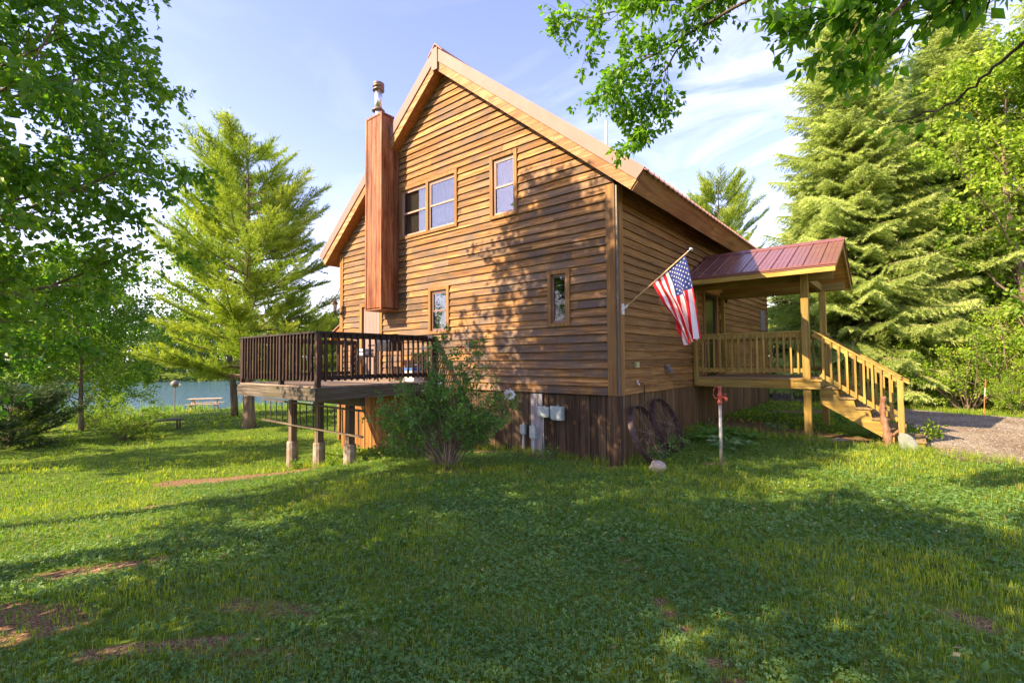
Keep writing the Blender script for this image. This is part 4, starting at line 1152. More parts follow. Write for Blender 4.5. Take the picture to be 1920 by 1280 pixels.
mb = MB(); mb.lathe([(.02, 0), (.05, .07), (.055, .12)], (.06, 6.40, 3.64), 10, axis=(.6, .5, -.4)); mb.lathe([(.02, 0), (.05, .07), (.055, .12)], (.06, 6.30, 3.62), 10, axis=(.6, -.7, -.4)); mb.build('floodlight', BR, pl_)
mb = MB(); mb.box(.032, .05, 6.14, 6.30, 3.06, 3.20); small('wall_plate', mb, plain('tan_plate', (.50, .40, .14), .6), 'square tan plate on the wall right of the porch door', 'plate')

# back steps at the far corner
mb = MB()
for k_, (x0, x1, y0, y1, z0, z1) in enumerate(((.02, .7, 12.75, 13.9, .1, .62), (.15, 1.2, 12.7, 14.0, .0, .42))): mb.box(x0, x1, y0 + .01 * k_, y1 + .01 * k_, z0, z1)
tag(mb.build('concrete_steps', plain('dark_concrete', (.15, .12, .11), .9)), 'dark concrete steps at the far corner of the side wall', 'steps')

# ------------------------------------------------------------------ flag
fg = thing('flag', (.06, .10, 2.88), 'national flag with stars and stripes on an angled pole at the house corner', 'flag')
WH = plain('white_bracket', (.75, .74, .72), .5)
mb = MB(); mb.box(.05, .062, .05, .15, 2.78, 2.98); mb.tube([(.06, .1, 2.87), (.16, .1, 2.95)], .022, 10); mb.build('bracket', WH, fg)
mb = MB(); mb.tube([(.08, .1, 2.885), (1.26, .1, 3.76)], .0125, 10); mb.build('pole', wood('flag_pole_wood', (.42, .27, .13), (.55, .38, .20), (.62, .46, .27), 'X', 30, .5, vary=0), fg, smooth=True)
mb = MB(); mb.tube([(1.25, .1, 3.755), (1.30, .1, 3.79)], .010, 8); mb.lathe([(.0001, -.032), (.024, -.022), (.032, 0), (.024, .022), (.0001, .032)], (1.325, .1, 3.805), 12); mb.build('finial', STEEL, fg, smooth=True)
TOP0 = np.array((1.225, .1, 3.722)); BOT0 = np.array((.635, .1, 3.285))
def bez(pts, t):
    p = [np.array(q, float) for q in pts]
    while len(p) > 1: p = [p[i] * (1 - t) + p[i + 1] * t for i in range(len(p) - 1)]
    return p[0]
EA = [TOP0, (1.30, .1, 3.35), (1.40, .1, 2.75), (1.425, .1, 2.30)]       # canton-side edge
EB = [BOT0, (.80, .1, 2.95), (1.00, .1, 2.75), (1.19, .1, 2.17)]        # bottom-stripe edge
def fp(u, v, off=0.0):
    a = bez(EA, u); b_ = bez(EB, u)
    p = a * (1 - v) + b_ * v
    amp = .015 + .085 * u ** .8
    ph = v * (2.2 + 2.6 * u) * 2 * math.pi / 2
    y_ = .1 + amp * math.sin(ph * 1.7 + .6) * min(1, u * 3) + .02 * math.sin(5 * u + 3 * v)
    sh = .018 * u * math.sin(ph * 2.1)
    return np.array((p[0] + sh, y_ - off, p[2] + .0))
nu, nv = 60, 78
Vf = [fp(i_ / nu, j_ / nv) for i_ in range(nu + 1) for j_ in range(nv + 1)]
me = bpy.data.meshes.new('cloth')
Ff = [(i_ * (nv + 1) + j_, i_ * (nv + 1) + j_ + 1, (i_ + 1) * (nv + 1) + j_ + 1, (i_ + 1) * (nv + 1) + j_) for i_ in range(nu) for j_ in range(nv)]
base_ = np.array(wpos(fg))
me.from_pydata([tuple(np.array(q) - base_) for q in Vf], [], Ff)
def cloth(name, col):
    m = leafmat(name, col, col, col, trans=.30, rough=.75, tcol=(1.1, 1.1, 1.1), spec=.15); return m
for c_ in (cloth('flag_red', (.62, .022, .035)), cloth('flag_white', (.74, .72, .74)), cloth('flag_blue', (.035, .055, .22))): me.materials.append(c_)
for k_, p in enumerate(me.polygons):
    i_, j_ = divmod(k_, nv); st = int(13 * j_ / nv); u_ = (i_ + .5) / nu
    p.material_index = 2 if (st < 7 and u_ < .42) else (0 if st % 2 == 0 else 1); p.use_smooth = True
co_ = bpy.data.objects.new('cloth', me); S.collection.objects.link(co_); co_.parent = fg
mb = MB()
for row in range(9):
    nst = 6 if row % 2 == 0 else 5
    for c_ in range(nst):
        uc = .42 * ((c_ * 2 + 1 + (row % 2)) / 12); vc = (7 / 13) * ((row + 1) / 10)
        for off in (.004, -.004):
            P_ = []
            for q in range(10):
                a = q * math.pi / 5; r_ = 1 if q % 2 == 0 else .42
                P_.append(fp(uc + r_ * .0155 * math.cos(a), vc + r_ * .022 * math.sin(a), off))
            P_.append(fp(uc, vc, off))
            mb.add(P_, [(10, q, (q + 1) % 10) for q in range(10)], .5)
mb.build('stars', bpy.data.materials['flag_white'], co_)

# ------------------------------------------------------------------ yard furniture by the lake
PT = wood('picnic_wood', (.40, .27, .19), (.58, .42, .30), (.70, .54, .40), 'X', 16, .75, vary=.2)
def picnic(c, yaw):
    t_ = thing('picnic_table', c, 'weathered wooden picnic table on the grass by the lake', 'picnic table')
    q = Matrix.Rotation(yaw, 3, 'Z')
    def W(p): v_ = q @ Vector(p); return (v_.x + c[0], v_.y + c[1], v_.z + c[2])
    def bb(name, beams):
        mb = MB()
        for a, b_, w_, h_ in beams: mb.beam(W(a), W(b_), w_, h_)
        mb.build(name, PT, t_)
    bb('tabletop', [((-.9, y_, .74), (.9, y_, .74), .14, .04) for y_ in (-.30, -.15, 0, .15, .30)])
    for s_ in (-1, 1):
        bb('bench', [((-.9, s_ * y_, .44), (.9, s_ * y_, .44), .14, .04) for y_ in (.62, .77)])
        bb('leg_frame', [((s_ * .62, -.22, .72), (s_ * .62, -.62, 0), .04, .11), ((s_ * .62, .22, .72), (s_ * .62, .62, 0), .04, .11), ((s_ * .66, -.8, .38), (s_ * .66, .8, .38), .04, .11), ((s_ * .66, -.34, .70), (s_ * .66, .34, .70), .04, .09)])
picnic((-29.7, 3.2, gz(-29.7, 3.2)), 1.05)
gp = (-32.0, 2.25); g_ = gz(*gp)
gl = thing('globe_post', (gp[0], gp[1], g_), 'grey globe on a thin pole at the lake shore', 'garden ornament')
mb = MB(); mb.tube([(gp[0], gp[1], g_ - .1), (gp[0], gp[1], g_ + 1.55)], .03, 8); mb.build('pole', plain('grey_pole', (.22, .20, .19), .6), gl)
mb = MB(); mb.lathe([(.0001, -.22), (.14, -.18), (.22, -.08), (.25, 0), (.22, .12), (.12, .22), (.0001, .25)], (gp[0], gp[1], g_ + 1.72), 16); mb.build('globe', plain('grey_globe', (.22, .20, .20), .6), gl, smooth=True)
mb = MB(); mb.lathe([(.02, 0), (.10, .03), (.10, .10), (.0001, .12)], (gp[0] + .2, gp[1] + .15, g_ + 1.66), 10, axis=(.7, .6, 0)); mb.build('spout', plain('white_spout', (.6, .58, .5), .5), gl)
bx, by = -19.4, -1.75; bz_ = gz(bx, by)
be = thing('garden_bench', (bx, by, bz_), 'small dark garden bench half hidden behind the round bush', 'bench')
WB = wood('dark_bench_wood', (.05, .035, .03), (.10, .08, .07), (.16, .13, .12), 'X', 20, .8)
mb = MB(); mb.box(bx - .25, bx + .25, by - .6, by + .6, bz_ + .38, bz_ + .43); mb.build('seat', WB, be)
for a, b_ in ((-.2, -.55), (.16, -.55), (-.2, .5), (.16, .5)):
    mb = MB(); mb.box(bx + a, bx + a + .05, by + b_, by + b_ + .05, bz_ - .05, bz_ + .38); mb.build('leg', WB, be)
sx0, sy0 = 5.75, 11.2; sz0 = gz(sx0, sy0)
sk = thing('marker_stake', (sx0, sy0, sz0), 'thin orange and white driveway marker stake in front of the shrubs', 'stake')
mb = MB(); mb.tube([(sx0, sy0, sz0 - .1), (sx0 + .03, sy0, sz0 + .55)], .012, 6); mb.build('stake', plain('stake_orange', (.62, .17, .05), .6), sk)
mb = MB(); mb.tube([(sx0 + .03, sy0, sz0 + .55), (sx0 + .05, sy0, sz0 + .8)], .013, 6); mb.build('reflector', plain('stake_white', (.6, .55, .5), .4), sk)
mb = MB(); mb.tube([(sx0 + .05, sy0, sz0 + .8), (sx0 + .07, sy0, sz0 + 1.05)], .012, 6); mb.build('stake_tip', bpy.data.materials['stake_orange'], sk)
# ------------------------------------------------------------------ vegetation
def rotv(v, k, a):
    k = unit(k); return v * math.cos(a) + np.cross(k, v) * math.sin(a) + k * np.dot(k, v) * (1 - math.cos(a))
def perp(v):
    r = np.cross(v, rng.normal(size=3)); return unit(r)
PRUNE = None
def add_leaves(mb, P, D, size, wr=.55, fold=.12, tone=None, jit=.3, up=.0):
    """kite leaves: P base (N,3), D axis (N,3)"""
    if PRUNE is not None:
        k_ = PRUNE(P); P = P[k_]; D = D[k_]
        if tone is not None: tone = tone[k_]
    n = len(P)
    if n == 0: return
    D = unit(D + rng.normal(0, jit, (n, 3)))
    Nn = unit(np.cross(D, rng.normal(size=(n, 3))) + np.array((0, 0, up)))
    Sd = unit(np.cross(D, Nn)); Nn = np.cross(Sd, D)
    s = (size * rng.uniform(.5, 1.3, n))[:, None]
    V_ = np.stack([P, P + D * s * .42 + Sd * s * wr * .5 + Nn * s * fold, P + D * s, P + D * s * .42 - Sd * s * wr * .5 + Nn * s * fold], 1).reshape(-1, 3)
    if tone is None: tone = rng.normal(.5, .18, n)
    mb.add(V_, np.arange(n)[:, None] * 4 + np.array([[0, 1, 2, 3]]), np.repeat(np.clip(tone, 0, 1), 4))

def limb(p, d, L_, r0, steps, wander, trop, rtip=.35):
    pts = [np.array(p, float)]; d = unit(np.array(d, float)); ds = [d]
    for k_ in range(steps):
        d = unit(d + rng.normal(0, wander, 3) + np.array(trop) * (1 + k_ / steps))
        pts.append(pts[-1] + d * L_ / steps); ds.append(d)
    return np.array(pts), np.array(ds), np.linspace(r0, r0 * rtip, steps + 1)
def at_t(pts, ds, t):
    x = t * (len(pts) - 1); i_ = min(int(x), len(pts) - 2); f = x - i_
    return pts[i_] * (1 - f) + pts[i_ + 1] * f, ds[i_]

def twiggy(wm, lm, pts, ds, rad, lv, spec, tone0):
    """spec: list per level of (count, len, len_jit, angle, tstart, wander, trop, steps)"""
    if lv >= len(spec['lv']):
        n = spec['leaves']; 
        T = rng.uniform(.05, 1, n); x = T * (len(pts) - 1); i_ = np.minimum(x.astype(int), len(pts) - 2); f = (x - i_)[:, None]
        P = pts[i_] * (1 - f) + pts[i_ + 1] * f; Dd = ds[i_]
        side = unit(np.cross(Dd, rng.normal(size=(n, 3))))
        out_ = unit(Dd * .6 + side + np.array((0, 0, -spec.get('droop', .25))))
        P = P + side * spec.get('petiole', .02) + rng.normal(0, spec.get('scat', .02), (n, 3))
        add_leaves(lm, P, out_, spec['size'], spec.get('wr', .6), tone=tone0 + rng.normal(0, .13, n), up=spec.get('up', .3))
        return
    cnt, Ln, lj, ang, t0, wand, trop, steps = spec['lv'][lv]
    for k_ in range(cnt):
        t = t0 + (1 - t0) * (k_ + rng.random()) / cnt
        p, d = at_t(pts, ds, t)
        dd = rotv(d, perp(d), ang * rng.uniform(.7, 1.25))
        l_ = Ln * (1 + lj * rng.uniform(-1, 1)) * (1.0 - .45 * (t if spec.get('taper', True) else 0))
        r_ = max(np.interp(t, np.linspace(0, 1, len(rad)), rad) * .55, spec.get('rmin', .003))
        P2, D2, R2 = limb(p, dd, l_, r_, steps, wand, trop)
        if r_ > spec.get('rdraw', .0035): wm.tube(P2, R2, 5 if r_ > .02 else 3, cap=False, v=.5)
        tn = tone0 + rng.normal(0, .10) if lv < len(spec['lv']) - 1 else tone0 + rng.normal(0, .05)
        twiggy(wm, lm, P2, D2, R2, lv + 1, spec, tn)

LF_BIRCH = leafmat('birch_leaves', (.045, .12, .013), (.10, .215, .02), (.27, .37, .035), trans=.5, rough=.42, spec=.4)
LF_OVER = leafmat('overhead_leaves', (.055, .14, .013), (.12, .25, .02), (.26, .38, .03), trans=.58, rough=.4, spec=.35)
LF_DEC = leafmat('bright_leaves', (.09, .17, .014), (.19, .30, .022), (.34, .42, .04), trans=.35, rough=.5)
LF_DEC2 = leafmat('mid_leaves', (.06, .13, .012), (.13, .24, .02), (.25, .34, .035), trans=.35, rough=.5)
LF_FAR = leafmat('far_leaves', (.03, .075, .02), (.06, .12, .028), (.12, .19, .045), trans=.25, rough=.6)
LF_BUSH = leafmat('shrub_leaves', (.045, .13, .022), (.095, .22, .035), (.22, .35, .05), trans=.3, rough=.4, spec=.4)
LF_PINE = leafmat('pine_needles', (.11, .18, .016), (.25, .33, .035), (.45, .48, .07), trans=.35, rough=.55)
LF_SPR = leafmat('spruce_needles', (.11, .155, .035), (.31, .375, .105), (.60, .64, .27), trans=.38, rough=.55)
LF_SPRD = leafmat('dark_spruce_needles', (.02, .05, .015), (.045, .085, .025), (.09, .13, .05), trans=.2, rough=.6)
BK = wood('bark_brown', (.08, .055, .04), (.19, .135, .10), (.34, .25, .19), 'Z', 7, .9, bump=1.0, vary=.05)
BKD = wood('bark_dark', (.03, .022, .016), (.07, .05, .038), (.13, .10, .08), 'Z', 8, .9, bump=.8, vary=.05)

# --- deciduous prototypes
def broadleaf(name, H, tr, spec, mat, label, loc, limbs=16, first=.25, llen=.36, lang=1.0, ltrop=(0, 0, .06), bark=BK, cat='tree', group=None, seed=None, lean=(0, 0)):
    global rng
    if seed is not None: keep_, rng = rng, np.random.default_rng(seed)
    t_ = thing(name, loc, label, cat, group)
    wm, lm = MB(), MB()
    p0 = np.array(loc, float) - np.array((0, 0, .15))
    tp, td, trr = limb(p0, (lean[0], lean[1], 1), H * .92, tr, 14, .035, (0, 0, .04), .12)
    wm.tube(tp, trr * np.linspace(1.15, 1, 15), 10, v=.5)
    for k_ in range(limbs):
        t = first + (1 - first) * ((k_ + rng.random() * .6) / limbs)
        p, d = at_t(tp, td, t)
        a = k_ * 2.4 + rng.uniform(-.5, .5)
        an = lang * (1.05 - .55 * t)
        dd = unit(np.array((math.cos(a) * math.sin(an), math.sin(a) * math.sin(an), math.cos(an))))
        shape = math.sin(math.pi * min(1, (t - first) / (1 - first) * .72 + .26)) ** .8
        l_ = H * llen * shape * rng.uniform(.8, 1.2)
        r_ = np.interp(t, np.linspace(0, 1, 15), trr) * .36
        P2, D2, R2 = limb(p, dd, l_, r_, 8, .10, ltrop, .2)
        wm.tube(P2, R2, 6, cap=False, v=.5)
        twiggy(wm, lm, P2, D2, R2, 0, spec, .5 + rng.normal(0, .12))
    wm.build('trunk', bark, t_, smooth=True); lm.build('crown', mat, t_)
    if seed is not None: rng = keep_
    return t_

SP_FAR = dict(lv=[(9, 1.5, .3, .85, .15, .14, (0, 0, .04), 4), (6, .6, .3, .8, .1, .15, (0, 0, 0), 3)], leaves=14, size=.15, wr=.75, scat=.10, rmin=.006, rdraw=.008, droop=.15)
SP_NEAR = dict(lv=[(12, 1.1, .3, .8, .08, .14, (0, 0, -.01), 5), (8, .5, .3, .75, .1, .14, (0, 0, -.05), 4)], leaves=19, size=.088, wr=.68, scat=.018, rmin=.003, rdraw=.0045, droop=.5, petiole=.02, up=.1)

# near birch at the left edge of the view; its trunk stands just outside
PRUNE = lambda P: (P[:, 1] > -8.4) | (rng.random(len(P)) < .30)
birch = broadleaf('birch_tree', 9.8, .13, SP_NEAR, LF_BIRCH, 'large leafy tree filling the left edge, with hanging dark green pointed leaves', (-3.9, -8.75, gz(-3.9, -8.75)), limbs=60, first=.215, llen=.34, lang=1.45, ltrop=(0, 0, .01), seed=5)

PRUNE = None
# overhanging limbs: a tree whose trunk stands right of the view
rng_k = rng; rng = np.random.default_rng(31)
ot = thing('overhanging_tree', (7.4, -4.6, gz(7.4, -4.6)), 'leafy branches of a tree hanging into the view from the upper right', 'tree')
wm, lm = MB(), MB()
tz = gz(7.4, -4.6)
tk = np.array([(7.4, -4.6, tz - .2), (7.38, -4.6, 1.5), (7.3, -4.55, 3), (7.25, -4.6, 5), (7.3, -4.5, 7.5), (7.2, -4.5, 9.5)])
wm.tube(tk, [.20, .17, .15, .12, .08, .03], 12, v=.5)
SPO = dict(lv=[(11, .52, .35, .8, .04, .12, (0, 0, -.06), 5)], leaves=15, size=.078, wr=.58, scat=.008, rmin=.0022, rdraw=.001, droop=.55, petiole=.015, up=.15)
SPO2 = dict(lv=[(7, .75, .3, .75, .05, .12, (0, 0, -.02), 5), (6, .34, .3, .8, .1, .12, (0, 0, -.08), 4)], leaves=17, size=.066, wr=.60, scat=.010, rmin=.002, rdraw=.001, droop=.5, petiole=.015, up=.15)
def guide(pts, r0, r1, spec, nseg=12):
    pts = np.array(pts, float)
    s = np.linspace(0, len(pts) - 1, nseg * (len(pts) - 1) // 2 + 1)
    P = np.array([[np.interp(q, range(len(pts)), pts[:, c]) for c in range(3)] for q in s])
    P[1:-1] += rng.normal(0, .005, P[1:-1].shape)
    Dd = unit(np.gradient(P, axis=0)); Rr = np.linspace(r0, r1, len(P))
    wm.tube(P, Rr, 7, cap=False, v=.5)
    if spec: twiggy(wm, lm, P, Dd, Rr, 0, spec, .5)
guide([(7.28, -4.6, 4.0), (6.2, -4.55, 4.2), (4.76, -4.36, 4.29)], .05, .025, None)
guide([(4.76, -4.36, 4.29), (4.18, -4.32, 4.50), (3.42, -4.17, 4.72), (2.54, -3.99, 4.72), (1.95, -3.94, 4.66)], .022, .006, dict(SPO2, lv=[(20, .62, .3, .75, .25, .12, (0, 0, -.03), 5), (6, .32, .3, .8, .1, .12, (0, 0, -.08), 4)]))
guide([(3.42, -4.17, 4.72), (2.59, -4.1, 5.05), (1.7, -4.16, 5.25)], .012, .004, dict(SPO2, lv=[(15, .6, .3, .75, .15, .12, (0, 0, -.03), 5), (6, .32, .3, .8, .1, .12, (0, 0, -.08), 4)]))
guide([(2.68, -4.0, 4.68), (2.34, -3.85, 4.48), (2.18, -3.8, 4.15)], .009, .003, dict(SPO2, lv=[(11, .45, .3, .7, .2, .12, (0, 0, -.05), 4), (5, .24, .3, .8, .1, .12, (0, 0, -.08), 4)]))
guide([(4.18, -4.32, 4.50), (3.27, -4.31, 4.95), (2.2, -4.22, 5.4)], .012, .004, dict(SPO2, lv=[(18, .6, .3, .75, .1, .12, (0, 0, -.02), 5), (6, .32, .3, .8, .1, .12, (0, 0, -.08), 4)]))
guide([(7.28, -4.6, 3.9), (5.8, -4.9, 3.85), (4.65, -4.94, 3.84), (4.37, -4.91, 3.86), (3.98, -4.96, 3.84), (3.62, -4.88, 3.92)], .03, .004, dict(SPO, lv=[(60, .42, .35, .8, .40, .12, (0, 0, -.05), 5)]))
guide([(4.69, -4.64, 3.86), (4.34, -4.67, 3.84), (4.01, -4.68, 3.76), (3.84, -4.71, 3.66)], .010, .003, dict(SPO, lv=[(24, .36, .35, .8, .05, .12, (0, 0, -.07), 5)]))
guide([(7.28, -4.6, 3.4), (5.6, -5.2, 3.5), (4.59, -5.22, 3.31), (4.45, -5.08, 3.26), (4.33, -4.91, 3.21), (4.15, -4.81, 3.22), (4.01, -4.79, 3.24)], .012, .002, dict(SPO, lv=[(7, .26, .4, .8, .62, .10, (0, 0, -.03), 5)], leaves=2))
# upper crown, above the frame
for k_ in range(16):
    h_ = 5.2 + k_ * .26; a = k_ * 2.4
    dd = (math.cos(a), math.sin(a), .45)
    P2, D2, R2 = limb((7.27, -4.55, h_), dd, 2.6 - .09 * k_, .04, 7, .10, (0, 0, .0), .2)
    wm.tube(P2, R2, 5, cap=False, v=.5); twiggy(wm, lm, P2, D2, R2, 0, dict(SPO2, leaves=9, size=.075), .5)
wm.build('trunk', BKD, ot, smooth=True); lm.build('crown', LF_OVER, ot)
rng = rng_k

# --- pines and spruces
def needles(lm, P, D, n_per, ln, wd, tone, spread=.55):
    n = len(P); P = np.repeat(P, n_per, 0); D = np.repeat(D, n_per, 0); T = np.repeat(tone, n_per)
    d = unit(D + rng.normal(0, spread, P.shape)); s = unit(np.cross(d, rng.normal(size=P.shape)))
    l_ = (ln * rng.uniform(.6, 1.2, len(P)))[:, None]; w_ = wd * .5
    P = P + D * (rng.uniform(-.5, .5, len(P)))[:, None] * ln
    V_ = np.stack([P - s * w_, P + s * w_, P + d * l_], 1).reshape(-1, 3)
    lm.add(V_, np.arange(len(P))[:, None] * 3 + np.array([[0, 1, 2]]), np.repeat(np.clip(T + rng.normal(0, .08, len(P)), 0, 1), 3))
def conifer(name, H, tr, Rm, mat, label, loc, dz=.30, nb=6, kind='spruce', first=.06, shape=.75, seed=1, dens=1.0, ln=.085, wd=.016, group=None, bark=BK, tip_up=.25, lean=(0, 0), npp=7):
    global rng
    keep_, rng = rng, np.random.default_rng(seed)
    t_ = thing(name, loc, label, 'tree', group)
    wm, lm = MB(), MB(); base = np.array(loc, float)
    tp, td, trr = limb(base - np.array((0, 0, .2)), (lean[0], lean[1], 1), H + .1, tr, 16, .012, (0, 0, .03), .06)
    wm.tube(tp, trr * np.r_[1.25, np.ones(16)], 12, v=.5)
    z = H * first; k_ = 0
    while z < H * .985:
        t = z / H; p, _ = at_t(tp, td, t)
        if kind == 'spruce': Rl = Rm * (1 - t) ** shape + .12
        else: Rl = Rm * (max(0.0, 1 - ((t - .35) / .67) ** 2) ** .6 if t > .35 else .75 + .25 * (t / .35)) + .15
        for q in range(nb):
            if kind == 'pine' and rng.random() < .12: continue
            a = rng.uniform(0, 2 * math.pi) if kind == 'pine' else (q + rng.uniform(-.4, .4)) * 2 * math.pi / nb + k_
            L_ = Rl * rng.uniform(.62, 1.18)
            el = (-.02 + .45 * t) if kind == 'pine' else (-.10 + .55 * t)
            if kind == 'pine' and t < .3: el = rng.uniform(-.15, .2)
            d0 = np.array((math.cos(a) * math.cos(el), math.sin(a) * math.cos(el), math.sin(el)))
            tr_ = (0, 0, .05 if kind == 'pine' else -.05)
            P2, D2, R2 = limb(p + rng.normal(0, .03, 3), d0, L_, max(.012, tr * .28 * (1 - t) + .006), 7, .05, tr_, .2)
            if kind == 'spruce' and tip_up: P2[:, 2] += np.linspace(0, 1, 8) ** 2.5 * L_ * tip_up
            wm.tube(P2, R2, 4, cap=False, v=.5)
            bt = rng.normal(.45, .12)
            # side sprays in the branch plane
            ns = max(3, int(L_ * (9 if kind == 'spruce' else 7) * dens))
            hz_ = unit(np.cross(d0, (0, 0, 1)))
            for s_ in range(ns):
                u = (.12 if kind == 'spruce' else .25) + (.88 if kind == 'spruce' else .75) * (s_ + rng.random()) / ns
                pp, dd = at_t(P2, D2, min(u, .999))
                sg = 1 if s_ % 2 else -1
                sl_ = (L_ * .34 * (1.08 - u) + .14) * rng.uniform(.7, 1.2)
                if kind == 'spruce': sd_ = unit(dd * .75 + hz_ * sg * .8 + np.array((0, 0, -.22 + rng.normal(0, .1))))
                else: sd_ = unit(dd * .8 + hz_ * sg * .75 + np.array((0, 0, .18 + rng.normal(0, .22))))
                m_ = max(2, int(sl_ / (.06 if kind == 'spruce' else .075)))
                uu = np.linspace(.15, 1, m_)[:, None]
                PP = pp + sd_ * sl_ * uu + np.array((0, 0, -.7 if kind == 'spruce' else .4)) * (uu ** 2) * sl_ * .22
                DD = np.repeat(sd_[None], m_, 0)
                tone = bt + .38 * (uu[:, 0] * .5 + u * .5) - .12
                needles(lm, PP, DD, npp, ln, wd, tone, .55 if kind == 'spruce' else .7)
            m_ = max(3, int(L_ / .09)); uu = np.linspace(.3, 1, m_)
            PP = np.array([at_t(P2, D2, min(x, .999))[0] for x in uu]); DD = np.array([at_t(P2, D2, min(x, .999))[1] for x in uu])
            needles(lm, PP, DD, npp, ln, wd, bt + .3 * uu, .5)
        z += dz * (1.25 - .5 * t) * (1 if kind == 'spruce' else rng.uniform(.7, 1.3)); k_ += 1
    tipn = 8
    PP = np.array([at_t(tp, td, x)[0] for x in np.linspace(.93, .999, tipn)]); needles(lm, PP, np.repeat([[0, 0, 1.]], tipn, 0), 14, ln * 1.3, wd, np.full(tipn, .8), .5)
    wm.build('trunk', bark, t_, smooth=True); lm.build('crown', mat, t_)
    rng = keep_
    return t_

pine = conifer('white_pine', 12.0, .24, 3.75, LF_PINE, 'tall feathery pine with golden green needles between the deck and the lake', (-17.03, .59, gz(-17.03, .59)), dz=.42, nb=8, kind='pine', first=.19, seed=3, ln=.18, wd=.022, dens=1.3, npp=8)
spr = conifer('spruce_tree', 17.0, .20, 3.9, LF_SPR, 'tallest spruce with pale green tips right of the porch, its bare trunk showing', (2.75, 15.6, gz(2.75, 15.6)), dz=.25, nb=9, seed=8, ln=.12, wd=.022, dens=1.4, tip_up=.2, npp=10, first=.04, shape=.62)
spr2 = copy_tree(spr, (5.3, 17.8, gz(5.3, 17.8)), 2.1, .98, 'spruce with drooping pale boughs standing right behind the tallest one')
spr['group'] = spr2['group'] = 'sunlit spruces right of the house'
spr3 = copy_tree(spr, (9.9, 19.5, gz(9.9, 19.5)), 4.0, 1.1, 'spruce at the far right rising behind the leafy trees'); spr3['group'] = spr['group']
spr4 = copy_tree(spr, (-.2, 21.5, gz(-.2, 21.5)), 1.2, .62, 'shorter spruce seen between the porch posts'); spr4['group'] = spr['group']
spr5 = copy_tree(spr, (2.0, 19.0, gz(2.0, 19.0)), 3.3, .75, 'spruce of middle height standing left of and behind the tallest one'); spr5['group'] = spr['group']
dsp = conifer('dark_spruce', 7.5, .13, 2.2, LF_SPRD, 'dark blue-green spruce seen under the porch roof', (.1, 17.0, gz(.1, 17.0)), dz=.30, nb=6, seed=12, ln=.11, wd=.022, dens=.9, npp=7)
bgp = copy_tree(pine, (-6.3, 27.5, gz(-6.3, 27.5)), 1.0, (.95, .95, 1.24), 'pine top rising behind the porch end of the roof')
bgp2 = copy_tree(pine, (-22.5, 6.5, gz(-22.5, 6.5)), 2.6, (.85, .85, .46), 'low pine behind the deck, left of the house wall')
lp = conifer('young_pine', 1.7, .05, 2.1, LF_SPRD, 'low dark young pine with soft boughs at the left edge of the lawn', (-18.3, -6.2, gz(-18.3, -6.2) - .1), dz=.2, nb=7, kind='pine', first=.12, seed=21, ln=.15, wd=.018, dens=1.8, npp=9)

# leafy trees
dA = broadleaf('leafy_tree', 12.5, .17, SP_FAR, LF_DEC, 'tall light green leafy tree right behind the big pine by the lake', (-23.95, 2.7, gz(-23.95, 2.7)), limbs=24, first=.13, llen=.38, lang=1.15, seed=41, group='leafy trees round the yard', lean=(-.03, -.02))
G1 = 'leafy trees round the yard'
SP_MID = dict(SP_FAR, lv=[(9, 1.3, .3, .85, .12, .14, (0, 0, .03), 4), (7, .55, .3, .8, .1, .15, (0, 0, 0), 3)], leaves=14, size=.125, scat=.08)
dB = broadleaf('leafy_tree', 7.2, .09, SP_MID, LF_DEC2, 'slender leafy tree with a thin trunk at the left of the lake shore', (-22.4, -3.8, gz(-22.4, -3.8)), limbs=22, first=.12, llen=.46, lang=1.25, seed=43, group=G1)
def cp(src, x, y, rz, sc, label): 
    o = copy_tree(src, (x, y, gz(x, y) - .05), rz, sc, label); o['group'] = src.get('group', ''); return o
cp(dB, -26.9, -2.3, 1.9, .95, 'leafy tree leaning over the water just left of the globe post')
cp(dB, -22.0, -6.6, 3.9, .95, 'bushy leafy tree at the far left, behind the hanging birch leaves')
cp(dA, -31, -7.5, 2.2, .8, 'light green tree farther left along the shore')
# right-hand side
cp(dA, 7.5, 15.6, 4.4, 1.0, 'bright leafy tree at the right edge, in front of the spruces')
dC = cp(dA, 9.0, 17.0, 1.1, 1.12, 'tall bright leafy tree behind the shrubs at the right edge')
cp(dA, 13.8, 17.5, 3.3, 1.2, 'tall leafy tree beyond the right edge of the drive')
cp(dA, 6.6, 23, 5.1, 1.25, 'tall leafy tree seen between the spruces')
cp(dA, 1.5, 28, .4, .95, 'leafy tree far back behind the dark spruce')
cp(dA, 12, 26, 2.9, 1.3, 'leafy tree deep in the wood at the right')
cp(dA, -20.5, 13.5, 2.9, .62, 'leafy tree hidden low behind the house corner')

# shrubs
def shrub(name, loc, H, Wd, mat, label, seed, stems=14, spec=None, group=None, ang=(.15, .95), bark=BK, cat='shrub'):
    global rng
    keep_, rng = rng, np.random.default_rng(seed)
    t_ = thing(name, loc, label, cat, group); wm, lm = MB(), MB()
    for k_ in range(stems):
        a = k_ * 2.4 + rng.uniform(-.4, .4); an = rng.uniform(*ang)
        d0 = np.array((math.cos(a) * math.sin(an) * Wd, math.sin(a) * math.sin(an) * Wd, math.cos(an)))
        P2, D2, R2 = limb(np.array(loc) + np.array((math.cos(a) * .05, math.sin(a) * .05, -.08)), d0, H * rng.uniform(.72, 1.12), .018 * H ** .5, 8, .09, (0, 0, .02), .25)
        wm.tube(P2, R2, 5, cap=False, v=.5); twiggy(wm, lm, P2, D2, R2, 0, spec, .5 + rng.normal(0, .1))
    wm.build('stems', bark, t_, smooth=True); lm.build('foliage', mat, t_); rng = keep_
    return t_
